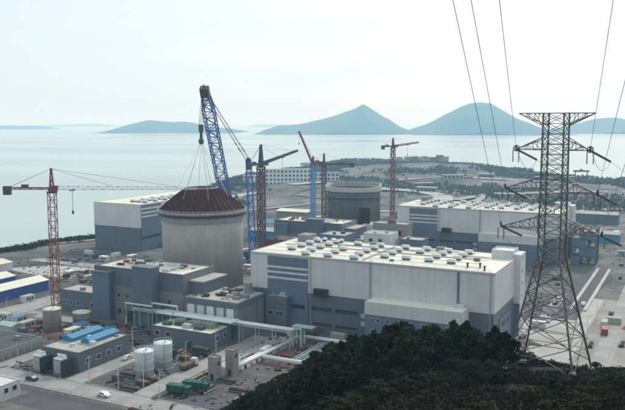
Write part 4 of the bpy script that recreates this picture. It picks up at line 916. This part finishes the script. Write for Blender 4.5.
def zone(desc, rects, n, kinds='container', seed=1):
    r2 = random.Random(seed); spots = []
    for i in range(n * 8):
        if len(spots) >= n: break
        a0, a1, b0, b1 = r2.choice(rects); a_, b_ = r2.uniform(a0, a1), r2.uniform(b0, b1)
        if all(abs(a_ - s[0]) > 5.5 or abs(b_ - s[1]) > 4 for s in spots): spots.append((a_, b_))
    for a_, b_ in spots:
        k = r2.choice(kinds.split())
        rot = r2.choice([0, math.pi / 2]) + r2.uniform(-.08, .08)
        if k == 'container': cn_, cm_ = r2.choice(cols); container(f'{cn_} shipping container {desc}', f'containers {desc}', a_, b_, cm_, rot)
        elif k == 'timber':
            o = site('timber_stack', f'brown stack of boards {desc}', 'stack', a_, b_, 0, rot, f'stacks {desc}')
            for i in range(4):
                B(-2 + r2.uniform(-.3, .3), 2 + r2.uniform(-.3, .3), -1.0, 1.0, .1 + i * .36, .4 + i * .36).build('board_layer', M_timber if i % 2 else M_rust2, o)
        elif k == 'pipes':
            o = site('pipe_stack', f'stack of steel pipes {desc}', 'stack', a_, b_, 0, rot, f'pipe stacks {desc}')
            for i, (y_, z_) in enumerate(((-.9, .3), (-.3, .3), (.3, .3), (.9, .3), (-.6, .82), (0, .82), (.6, .82))): MB().tube([(-3, y_, z_), (3, y_, z_)], .29, 9).build('pipe', M_rust2 if i % 3 else M_galv, o)
        elif k == 'cabin':
            o = site('site_cabin', f'small white site cabin {desc}', 'cabin', a_, b_, 0, rot, f'site cabins {desc}')
            B(-3, 3, -1.5, 1.5, .15, 2.8).build('wall', M_white, o); B(-3.2, 3.2, -1.7, 1.7, 2.8, 3.0).build('roof', r2.choice([M_bluesheet, M_roof, M_roofg]), o)
            for x_ in (-1.8, 1.2): window(o, x_, x_ + 1, 1.2, 2.1, 'y', -1.5, -1, 2, M_grey)
            B(-.3, .6, -1.56, -1.5, .2, 2.2).build('door', M_grey, o)
        elif k == 'heap':
            mb = MB(); n_, m_ = 14, 6; s_ = r2.uniform(2.5, 5); v_ = []
            for j in range(m_ + 1):
                for i in range(n_):
                    f_ = j / m_; th_ = 2 * math.pi * i / n_; rad_ = s_ * (1 - f_) * (1 + .25 * math.sin(th_ * 3 + s_) + r2.uniform(-.1, .1)); mb.v.append((rad_ * math.cos(th_) * 1.5, rad_ * math.sin(th_), s_ * .38 * (1 - (1 - f_) ** 1.6) - .05 + r2.uniform(-.06, .06)))
            for j in range(m_):
                for i in range(n_): mb.f.append((j * n_ + i, j * n_ + (i + 1) % n_, (j + 1) * n_ + (i + 1) % n_, (j + 1) * n_ + i))
            tag(mb.build('spoil_heap', r2.choice([M_dirt, M_reddirt, M_land]), None, True, W(a_, b_), rot), f'low heap of spoil {desc}', 'heap', f'spoil heaps {desc}')
        elif k == 'crate':
            o = site('equipment_crate', f'dark equipment crate {desc}', 'crate', a_, b_, 0, rot, f'crates {desc}'); s_ = r2.uniform(1.2, 2.4)
            B(-s_ * .8, s_ * .8, -s_ * .5, s_ * .5, .15, s_).build('box', r2.choice([M_dark, M_grey, M_crane2, M_bluewall]), o)
            for x_ in (-.6, .5): B(s_ * x_, s_ * x_ + .2, -s_ * .54, s_ * .54, 0, s_ + .05).build('batten', M_timber, o)
zone('in the left yard beside the red crane', [(-97, -70, -55, -34), (-86, -68, -42, -36), (-58, -38, -54, -32)], 26, 'container timber crate heap cabin pipes crate', 3)
zone('before the auxiliary building', [(-62, -18, -32, -27), (-50, -22, -50, -42)], 20, 'timber crate crate container pipes', 4)
zone('around the white tanks', [(-8, 9, -58, -42), (-8, 0, -82, -78), (-4, -1, -75, -66), (6.8, 9, -84, -74)], 13, 'timber crate pipes', 5)
zone('on the bare ground before the central hall', [(18, 52, -11, -3), (19, 27, -48, -20), (52, 60, -30, -14)], 18, 'timber crate container pipes crate', 6)
zone('by the lower road near the green trucks', [(18.5, 24, -72, -56), (28, 44, -78, -60), (20, 40, -100, -97)], 11, 'crate timber pipes', 8)
zone('behind the blue warehouses', [(-185, -165, -30, 28), (-140, -120, 26, 60), (-114, -113, -20, 30)], 16, 'container cabin crate', 9)
zone('between the seaside hall and the auxiliary building', [(-150, -75, 30, 58), (-190, -100, 74, 110), (-95, -72, 0, 30)], 30, 'container cabin timber crate heap pipes', 10)
zone('left of the auxiliary building by the broad road', [(-96, -74, -12, 60), (-135, -116, 24, 62), (-180, -125, 62, 100)], 34, 'container cabin timber crate heap pipes crate', 19)
zone('on the wide apron right of the pylon', [(126, 150, 100, 180), (127, 140, 30, 90), (140, 160, 190, 260)], 14, 'container crate heap pipes', 12)
zone('beyond the second hall at right', [(96, 150, 190, 260), (60, 160, 260, 340), (90, 150, 340, 420)], 40, 'container cabin heap heap timber crate', 13)
zone('in the gap right of the central hall', [(104, 108, 40, 110), (70, 104, 130, 180), (100, 107, 10, 60)], 20, 'container timber crate pipes heap', 14)
zone('in the yard behind the central hall', [(-30, 40, 100, 140), (-70, -35, 70, 130)], 14, 'container crate timber cabin', 15)
# blue steel frame building behind the pylon
o = site('steel_frame_building', 'dark blue half clad steel frame behind the pylon, right of the second hall', 'building', 98, 196)
mb = MB()
for x_ in np.linspace(0, 13, 4):
    for y_ in np.linspace(0, 16, 4): mb.bar((x_, y_, 0), (x_, y_, 22), .5)
for z_ in (5, 10, 15.5, 21.8):
    for y_ in np.linspace(0, 16, 4): mb.bar((0, y_, z_), (13, y_, z_), .45)
    for x_ in np.linspace(0, 13, 4): mb.bar((x_, 0, z_), (x_, 16, z_), .45)
mb.build('frame', M_auxb, o)
for z_ in (5.2, 10.2, 15.7): B(.1, 12.9, .1, 15.9, z_, z_ + .25).build('floor_deck', M_auxb, o)
for z0, x0, x1 in ((.3, 0, 4), (5.5, 4.6, 12.6), (10.6, .4, 8), (16, 5, 12.8)): B(x0, x1, -.4, -.28, z0, z0 + 4.2).build('cladding', M_blue, o)
low_building('site_office', 'dark blue two storey block with red base at the right frame edge', 133, 236, 18, 10, 8.5, M_auxb, M_roofg, windows=((1, 5), (6, 10), (11.5, 16)), roof_items=2)
# excavator with raised arm right of the pylon
def excavator(label, a, b, rot):
    o = site('excavator', label, 'excavator', a, b, 0, rot)
    for y_ in (-1.2, 1.2): B(-2, 2, y_ - .35, y_ + .35, 0, .9).build('track', M_tyre, o)
    B(-2.2, 1.2, -1.3, 1.3, 1.0, 2.2).build('house', M_yellow, o); cb = B(.2, 1.7, .2, 1.3, 1.0, 3.0).build('cab', M_yellow, o); B(1.7, 1.75, .3, 1.2, 1.8, 2.8).build('windscreen', M_glass, cb)
    MB().bar((1, -.4, 1.8), (4, -.4, 4.8), .5, .6).bar((4, -.4, 4.8), (7, -.4, 3.2), .4, .5).build('arm', M_yellow, o); B(6.5, 7.6, -1, .3, 1.9, 3.2).build('bucket', M_dark, o)
excavator('yellow excavator on the bare ground right of the second hall', 88, 300, R(-30)); excavator('yellow excavator among spoil heaps before the sea at right', 120, 372, R(100))
excavator('yellow excavator in the left yard near the blue warehouse', -118, 36, R(40))
# gantry on the far right shore
gp = at(581, 180, 1080); gz = float(land_z(np.array([gp.x]), np.array([gp.y]))[0])
o = thing('gantry_crane', 'small rust red gantry frame on the far right shoreline', 'gantry', (gp.x, gp.y, gz), R(-12))
for x_ in (-8, 8): MB().bar((x_, -3, 0), (x_, 0, 12), 1.3).bar((x_, 3, 0), (x_, 0, 12), 1.3).build('leg', M_crane2, o)
B(-11, 11, -1, 1, 12, 14.4).build('girder', M_crane2, o); B(-2, 2, -1.6, 1.6, 14.4, 16).build('trolley', M_crane2, o)

zone('on the building ground left of the open cylinder', [(-150, -75, 150, 260), (-120, -70, 260, 340), (-95, -60, 110, 150)], 44, 'container cabin timber crate heap pipes container', 16)
zone('on the building ground behind the open cylinder', [(-110, -10, 250, 330), (-60, 60, 300, 420), (10, 80, 240, 290)], 50, 'container cabin heap timber crate container', 17)
zone('at the foot of the rust brown coned cylinder', [(-75, -64, 10, 60), (-20, -5, 30, 58)], 12, 'crate timber container', 18)
for k_, (a_, b_, w_, d_, hh_, wm_, rm_, lb_) in enumerate(((-120, 190, 30, 16, 7, M_bluesheet, M_roofg, 'long light blue shed left of the open cylinder'), (-135, 235, 36, 14, 6, M_white, M_bluesheet, 'white shed with blue roof beyond the maroon crane'), (-98, 290, 26, 16, 8, M_conc, M_roof, 'pale concrete shed behind the open cylinder at left'), (-40, 290, 34, 15, 7, M_blue, M_roofg, 'slate blue shed directly behind the open cylinder'), (20, 270, 30, 18, 9, M_white, M_roof, 'white shed behind the far end of the second hall'), (-70, 350, 40, 16, 6, M_auxb, M_bluesheet, 'blue roofed shed near the ring road'), (30, 345, 44, 14, 7, M_concd, M_roofg, 'grey shed right of the lone red crane'), (-160, 300, 30, 16, 7, M_auxg, M_roof, 'cream roofed shed close to the left shore'), (90, 290, 26, 12, 6, M_bluesheet, M_roofg, 'light blue shed right of the second hall'), (66, 390, 40, 16, 8, M_auxb, M_roofg, 'slate shed on the terrace beyond the second hall'))):
    gable_shed('work_shed', lb_, a_, b_, 0, w_, d_, hh_, 1.6, wm_, rm_, ridge_u=True)
rect('yard', -155, -70, 140, 262, .03, M_yard); rect('yard', -120, 80, 264, 340, .03, M_yard); rect('apron', -150, 70, 344, 356, .035, M_apron); rect('apron', -68, -60, 60, 340, .04, M_apron); rect('yard', 84, 160, 262, 340, .026, M_dirt)
# loose building debris lying about the yards: far too many bits to count
for nm_, m_, sd_ in (('grey', M_concd, 1), ('brown', M_timber, 2), ('dark', M_dark, 3)):
    r5 = random.Random(50 + sd_); mb = MB()
    for a0, a1, b0, b1, n_ in ((-96, -52, -56, -34, 90), (-50, -19, -53, -26, 90), (-8, 9, -84, -40, 60), (18, 58, -52, -2, 120), (18, 45, -100, -56, 50), (-46, -20, -86, -80, 26), (-150, -60, 0, 110, 200), (-200, -150, 30, 112, 90), (-190, -140, -40, 30, 60), (-150, -70, 140, 260, 110), (-100, 80, 262, 340, 110), (92, 108, 20, 112, 70), (64, 150, 190, 340, 130), (-60, 10, 22, 60, 40), (-66, -19, -33, -26, 40)):
        for i in range(int(n_ * .7)):
            c = W(r5.uniform(a0, a1), r5.uniform(b0, b1), .05); th_ = PHI + r5.choice([0, math.pi / 2]) + r5.gauss(0, .25); L_ = r5.choice([.4, .6, .9, 1.5, 2.6]) * r5.uniform(.7, 1.3); w_ = r5.uniform(.1, .4); z_ = r5.uniform(.1, .6)
            d1 = Vector((math.cos(th_), math.sin(th_), 0)) * L_ / 2; d2 = Vector((-math.sin(th_), math.cos(th_), 0)) * w_; up_ = Vector((0, 0, z_))
            q = [c - d1 - d2, c + d1 - d2, c + d1 + d2, c - d1 + d2]; mb.quad_prism(q + [v + up_ for v in q])
    o = mb.build('building_debris', m_); o['kind'] = 'stuff'; o['label'] = f'scattered {nm_} building debris lying about the yards'; o['category'] = 'debris'
# lamp posts -----------------------------------------------------------------------
def lamp(label, a, b, hh=9.0, rot=0.0, group='street lamps on the site'):
    o = site('street_lamp', label, 'lamp', a, b, 0, rot, group)
    MB().tube([(0, 0, 0), (0, 0, hh)], [.14, .08], 8).build('pole', M_cranew, o); MB().bar((0, 0, hh), (1.4, 0, hh + .3), .1).build('arm', M_cranew, o); B(1.1, 1.9, -.18, .18, hh + .22, hh + .4).build('lamp_head', M_galv, o); B(-.3, .3, -.3, .3, 0, .3).build('base', M_concd, o)
for a_, b_ in ((-18.6, -76), (-18.6, -52), (-18.6, -30), (9.6, -80), (9.6, -58), (9.6, -40)): lamp('slim white street lamp beside the site street', a_, b_)
for a_, b_ in ((-62, -85), (-40, -85), (-8, -85.2), (4, -85.2), (20, -85.2)): lamp('slim white street lamp along the lower cross road', a_, b_)
for a_, b_ in ((124.5, 10), (126.5, 40), (126.5, 70), (126.5, 100), (126.5, 140)): lamp('slim white street lamp along the right hand paved strip', a_, b_)
for a_, b_ in ((-97, -70), (-97, -40), (-97, -10), (-97, 20), (-113, 45)): lamp('slim white street lamp along the broad left road', a_, b_)
# wire fences: posts and rails
def fence(label, p0, p1, n):
    o = site('fence', label, 'fence', *p0); dx, dy = p1[0] - p0[0], p1[1] - p0[1]
    for i in range(n + 1): MB().bar((dx * i / n, dy * i / n, 0), (dx * i / n, dy * i / n, 2.0), .12).build('post', M_cranew, o)
    mb = MB()
    for z_ in (.4, .8, 1.2, 1.6, 1.95): mb.bar((0, 0, z_), (dx, dy, z_), .05)
    mb.build('rail', M_galv, o)
fence('wire fence along the near edge of the lower cross road', (-80, -97), (16, -97), 24)
fence('wire fence around the yard before the walled building', (-52, -59), (-52, -84), 8)
fence('wire fence at right along the pale apron', (150, -10), (150, 110), 30)
# far buildings on the peninsula ------------------------------------------------------
def far_building(name, label, x, y, w_, d_, hh, wm, cols_, rows, rot=0.0, group=None, rm=None):
    z = max(-1, float(land_z(np.array([x]), np.array([y]))[0])) - .5
    o = thing(name, label, 'building', (x, y, z), R(rot), group); B(0, w_, 0, d_, 0, hh).build('wall', wm, o); B(-.5, w_ + .5, -.5, d_ + .5, hh, hh + .6).build('roof', rm or M_roofg, o)
    mw = B(0, w_ / cols_ * .5, -.12, -.02, 0, hh / rows * .5).mesh('window', M_glass)
    for i in range(cols_):
        for j in range(rows): place(mw, 'window', o, (w_ * (i + .25) / cols_, 0, hh * (j + .3) / rows))
    return o
far_building('long_office_block', 'long pale office block with dark window columns beyond the maroon crane', -62, 985, 60, 16, 21, M_tank, 12, 4)
far_building('office_block', 'smaller pale block left of the long office block', -92, 1000, 24, 14, 13, M_tank, 5, 3)
far_building('office_block', 'low pale block with blue roof right of the long office block', 2, 1000, 34, 14, 10, M_white, 6, 2, rm=M_bluesheet)
r3 = random.Random(21)
for i in range(17):
    x_ = 172 + i * 5.6 + r3.uniform(-2, 2); y_ = 1525 - i * 2 + r3.uniform(-30, 30)
    far_building('village_house', 'tiny pale house in the far shoreline village', x_, y_, r3.uniform(9, 15), 10, r3.uniform(7, 17), r3.choice([M_conc, M_concd, M_roofg]), 3, 4, group='houses in the far village')
for i in range(15):
    x_ = 120 + r3.uniform(0, 330); y_ = r3.uniform(760, 1180)
    if x_ > 400 and y_ > 1050: y_ -= 200
    far_building('far_shed', 'low pale shed on the hazy flats beyond the plant', x_, y_, r3.uniform(14, 34), 10, r3.uniform(4, 7), r3.choice([M_conc, M_concd, M_auxg, M_roofg]), 5, 1, r3.uniform(-30, 10), 'sheds on the hazy flats', r3.choice([M_roofg, M_auxb, M_roofg]))

# ================================================================== VEGETATION
def leaf_mat(name, c1, c2, transl=.25):
    m = bpy.data.materials.new(name); m.use_nodes = True; t = m.node_tree; n = t.nodes; b = n['Principled BSDF']; b.inputs['Roughness'].default_value = .6; b.inputs['Specular IOR Level'].default_value = .1
    g = n.new('ShaderNodeNewGeometry'); x = n.new('ShaderNodeTexNoise'); x.inputs['Scale'].default_value = .55; x.inputs['Detail'].default_value = 5; t.links.new(g.outputs['Position'], x.inputs['Vector'])
    oi = n.new('ShaderNodeObjectInfo'); ad = n.new('ShaderNodeMath'); ad.operation = 'MULTIPLY_ADD'; ad.inputs[1].default_value = .5; t.links.new(oi.outputs['Random'], ad.inputs[0]); t.links.new(x.outputs['Fac'], ad.inputs[2])
    r = n.new('ShaderNodeMapRange'); r.inputs[1].default_value = .4; r.inputs[2].default_value = 1.0; t.links.new(ad.outputs[0], r.inputs[0])
    mx = n.new('ShaderNodeMix'); mx.data_type = 'RGBA'; mx.inputs[6].default_value = (*c1, 1); mx.inputs[7].default_value = (*c2, 1); t.links.new(r.outputs[0], mx.inputs[0]); t.links.new(mx.outputs[2], b.inputs['Base Color'])
    tr = n.new('ShaderNodeBsdfTranslucent'); t.links.new(mx.outputs[2], tr.inputs['Color']); ms = n.new('ShaderNodeMixShader'); ms.inputs[0].default_value = transl
    t.links.new(b.outputs[0], ms.inputs[1]); t.links.new(tr.outputs[0], ms.inputs[2]); t.links.new(ms.outputs[0], n['Material Output'].inputs['Surface']); return m
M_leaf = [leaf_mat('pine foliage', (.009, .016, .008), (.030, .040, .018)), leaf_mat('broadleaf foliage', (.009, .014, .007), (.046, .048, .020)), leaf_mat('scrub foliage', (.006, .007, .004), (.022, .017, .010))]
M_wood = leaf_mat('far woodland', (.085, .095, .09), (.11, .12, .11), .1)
def quads(cen, size, rg, flat=0.0):
    n = len(cen); a = rg.normal(size=(n, 3)); a[:, 2] *= (1 - flat); a /= np.linalg.norm(a, axis=1, keepdims=True)
    b_ = rg.normal(size=(n, 3)); b_ -= (b_ * a).sum(1, keepdims=True) * a; b_ /= np.linalg.norm(b_, axis=1, keepdims=True)
    s = (size * rg.uniform(.6, 1.3, n))[:, None]; a = a * s; b_ = b_ * s * .55
    return np.stack([cen - a, cen + b_, cen + a, cen - b_], 1).reshape(-1, 3)
def quad_mesh(name, v, m_):
    n = len(v) // 4; me = bpy.data.meshes.new(name); me.vertices.add(len(v)); me.vertices.foreach_set('co', v.astype(np.float32).ravel())
    me.loops.add(n * 4); me.loops.foreach_set('vertex_index', np.arange(n * 4, dtype=np.int32)); me.polygons.add(n)
    me.polygons.foreach_set('loop_start', np.arange(0, n * 4, 4, dtype=np.int32)); me.materials.append(m_); me.update(calc_edges=True); me.validate(); return me
def tree_proto(kind, seed):
    """unit: a tree 6 m tall; returns (trunk mesh, crown mesh)"""
    rg = np.random.default_rng(seed); tk = MB(); lean = rg.uniform(-.35, .35, 2)
    top = np.array([lean[0], lean[1], 5.2 if kind == 0 else 3.8]); tk.tube([(0, 0, -.4), tuple(top * .35), tuple(top * .7 + np.array([.1, -.08, 0])), tuple(top)], [.16, .12, .085, .03], 7)
    cl = []
    nl = 14 if kind == 0 else 11
    for i in range(nl):
        f = (i + .5) / nl; th_ = i * 2.4 + rg.uniform(-.4, .4)
        if kind == 0: z = 1.3 + 4.1 * f; r = (1.75 * (1 - f) ** .8 + .15) * rg.uniform(.65, 1.1); rad = (.85 * (1 - f * .45), .42)
        else: z = 1.6 + 3.3 * f + rg.uniform(-.3, .3); r = 1.9 * math.sqrt(max(.04, 1 - (f * 1.5 - .55) ** 2)) * rg.uniform(.55, 1.15); rad = (rg.uniform(.5, .95), rg.uniform(.38, .65))
        c = np.array([top[0] * f + r * math.cos(th_), top[1] * f + r * math.sin(th_), z]); cl.append((c, rad)); st = top * min(1, (z - .5) / top[2] * .85)
        tk.tube([tuple(st), tuple((st + c) / 2 + np.array([0, 0, .1])), tuple(c)], [.055, .04, .015], 5)
    if kind == 0: cl.append((np.array([top[0], top[1], 5.5]), (.35, .55)))
    vs = []
    for c, (rh, rz) in cl:
        n = int(150 + 80 * rh); d = rg.normal(size=(n, 3)); d /= np.linalg.norm(d, axis=1, keepdims=True); d *= (rg.uniform(.25, 1.12, n) ** .6)[:, None]
        vs.append(quads(c + d * np.array([rh, rh, rz]), .15 if kind == 0 else .19, rg))
    return tk.mesh('trunk', M_bark), quad_mesh('crown', np.concatenate(vs), M_leaf[0 if kind == 0 else 1])
protos = [(0, tree_proto(0, 31)), (0, tree_proto(0, 32)), (1, tree_proto(1, 33)), (1, tree_proto(1, 34)), (1, tree_proto(1, 35))]
TLX = [215, 228, 240, 262, 285, 300, 318, 330, 345, 362, 380, 396, 404, 414, 424, 432, 440, 455, 470, 490, 506, 516, 528, 545, 560, 580, 600, 625, 700]
TLY = [420, 408, 398, 386, 374, 364, 352, 343, 337, 334, 330, 322, 312, 322, 314, 320, 324, 320, 322, 324, 330, 346, 352, 356, 364, 366, 360, 372, 380]
r4 = random.Random(77); pts = []; cand = 0
while cand < 26000 and len(pts) < 470:
    cand += 1; x_ = r4.uniform(-30, 95); y_ = r4.uniform(50, 205) if cand % 2 else r4.uniform(85, 165); z_ = float(hill_z(x_, y_))
    if z_ < 1: continue
    if math.hypot(x_ - PX_, y_ - PY_) < 7.5: continue
    px, pyy = project(x_, y_, z_)
    if px < 200 or px > 655: continue
    lim = np.interp(px, TLX, TLY) + r4.choice([-3, 0, 3, 8, 14, 20, 26]) * (1 if px < 515 else .5)
    if 508 < px < 606 and y_ < 116: lim = max(lim, 374)
    hmax = (pyy - lim) * y_ / FPX
    if hmax < 1.0: continue
    hh = min(hmax, r4.uniform(5.0, 10.5))
    if px > 515: hh = min(hh, r4.uniform(2.0, 5.2))
    if 440 < px < 520 and y_ < 104: hh = min(hh, r4.uniform(1.4, 2.6))
    if y_ < 92: hh = min(hh, r4.uniform(1.4, 3.0))
    if y_ < 76: hh = min(hh, r4.uniform(.9, 1.7))
    if any((x_ - q[0]) ** 2 + (y_ - q[1]) ** 2 < (.42 * (hh + q[3]) * .60) ** 2 for q in pts): continue
    pts.append((x_, y_, z_, hh))
ns = sum(1 for q in pts if q[3] <= 3.2); cand = 0; near = []
while cand < 9000 and ns + len(near) < 292:            # low shrubs filling the bare slope nearest the viewer
    cand += 1; y_ = r4.uniform(42, 108); x_ = y_ * r4.uniform(-.02, .44); z_ = float(hill_z(x_, y_)); hh = r4.uniform(.9, 1.9) * (.6 + y_ / 150)
    px, pyy = project(x_, y_, z_)
    if pyy - hh * FPX / y_ < (np.interp(px, TLX, TLY) + 4 if not 508 < px < 606 else 376) or pyy - hh * FPX / y_ > 408: continue
    if any((x_ - q[0]) ** 2 + (y_ - q[1]) ** 2 < (.5 * (hh + q[3]) * .5) ** 2 for q in pts + near): continue
    near.append((x_, y_, z_, hh))
pts += near
for i, (x_, y_, z_, hh) in enumerate(pts):
    big = hh > 3.2; k = r4.randrange(5) if big else 2 + r4.randrange(3); kind, (tm, cm_) = protos[k]; s = hh / 6.0
    px_, _ = project(x_, y_, z_); zone_ = next(n_ for lim_, n_ in ((272, 'nearest the green trucks'), (318, 'below the red earth pit'), (362, 'before the long window strips'), (412, 'before the left annex half'), (462, 'before the right annex half'), (512, 'before the right hall corner'), (552, 'at the left pylon legs'), (592, 'between and behind the pylon legs'), (999, 'right of the pylon')) if px_ < lim_)
    row_ = 'in front' if y_ < 88 else ('midway up' if y_ < 112 else ('farther back' if y_ < 140 else 'at the back'))
    size_ = 'tall' if hh > 5.6 else 'smaller'
    if big: o = thing('pine_tree' if kind == 0 else 'broadleaf_tree', f"{size_} {'pointed pine' if kind == 0 else 'round crowned tree'} on hillside {zone_}, {row_}", 'tree', (x_, y_, z_), r4.uniform(0, 6.28), f'trees on the near hillside {zone_}')
    else: o = thing('shrub', f'low dark shrub on hillside {zone_}, {row_}', 'shrub', (x_, y_, z_), r4.uniform(0, 6.28), f'shrubs on the near hillside {zone_}')
    wd = r4.uniform(.9, 1.25) * (1.0 if big else 1.5); o.scale = (s * wd, s * wd, s)
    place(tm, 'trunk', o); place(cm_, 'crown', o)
# undergrowth: uncountable scrub and grass
NU = 190000; xx = rng.uniform(-40, 95, NU); yy = 34 + 166 * rng.uniform(0, 1, NU) ** 1.7; zz_ = hill_z(xx, yy); keep = (zz_ > 0) & (fbm(xx, yy, 12, 71) + rng.uniform(-.15, .15, NU) > -.22) & (np.hypot(xx - PX_, yy - PY_) > 3)
keep &= (np.abs(xx / yy) < .5)
xx, yy, zz_ = xx[keep], yy[keep], zz_[keep]; c_ = np.stack([xx, yy, zz_], 1); vs = []
for k in range(4): vs.append(quads(c_ + rng.normal(size=c_.shape) * np.array([.35, .35, .12]) + np.array([0, 0, .14]), .15, rng))
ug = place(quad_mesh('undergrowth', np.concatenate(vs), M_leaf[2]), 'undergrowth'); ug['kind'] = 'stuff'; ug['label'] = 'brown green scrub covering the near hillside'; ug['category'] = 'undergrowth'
# far woodland
n = 30000; xx = rng.uniform(-150, 620, n); yy = rng.uniform(620, 1640, n); s_ = coast_sd(xx, yy); dn = fbm(xx, yy, 150, 91) + .34 * np.clip(1 - np.abs(s_ - 50) / 70, 0, 1) + .06 * np.clip((yy - 900) / 300, -1, 1)
keep = (s_ > 12) & (dn + rng.uniform(-.06, .06, n) > .085) & ((np.hypot(xx - 40, yy - 840) > 140) | (rng.uniform(0, 1, n) < .12))
keep &= ~((xx > -70) & (xx < 4) & (yy > 940) & (yy < 1003))
xx, yy = xx[keep], yy[keep]; zz_ = land_z(xx, yy); k = 12
rad = rng.uniform(1.2, 2.9, len(xx)); c_ = np.repeat(np.stack([xx, yy, zz_ + rad * .8], 1), k, 0); d = rng.normal(size=c_.shape); d /= np.linalg.norm(d, axis=1, keepdims=True)
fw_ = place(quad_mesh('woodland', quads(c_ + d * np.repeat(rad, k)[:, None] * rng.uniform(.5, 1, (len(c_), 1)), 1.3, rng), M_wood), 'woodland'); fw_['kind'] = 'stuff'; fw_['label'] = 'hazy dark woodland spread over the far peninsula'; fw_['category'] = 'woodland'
n = 2600; tt = rng.uniform(0, 1, n); sh = np.array([(-352, 288), (-214, 472), (-196, 490), (-182, 518), (-154, 544), (-150, 600)], float); ln = np.concatenate([[0], np.cumsum(np.hypot(*np.diff(sh, axis=0).T))]); qx = np.interp(tt * ln[-1], ln, sh[:, 0]) + rng.normal(0, 3.0, n) + 3; qy = np.interp(tt * ln[-1], ln, sh[:, 1]) + rng.normal(0, 3.0, n) - 3
keep = vnoise(qx, qy, 22, 5) > .2; qx, qy = qx[keep], qy[keep]; c_ = np.repeat(np.stack([qx, qy, np.maximum(-3, land_z(qx, qy)) + .7], 1), 14, 0)
ss = place(quad_mesh('shore_scrub', quads(c_ + rng.normal(size=c_.shape) * np.array([1.1, 1.1, .5]) + np.array([0, 0, .5]), .7, rng), M_leaf[1]), 'shore_scrub'); ss['kind'] = 'stuff'; ss['label'] = 'dark scrub growing along the left seawall'; ss['category'] = 'scrub'
print('objects', len(bpy.data.objects), 'trees', len(pts), 'wood', len(xx))
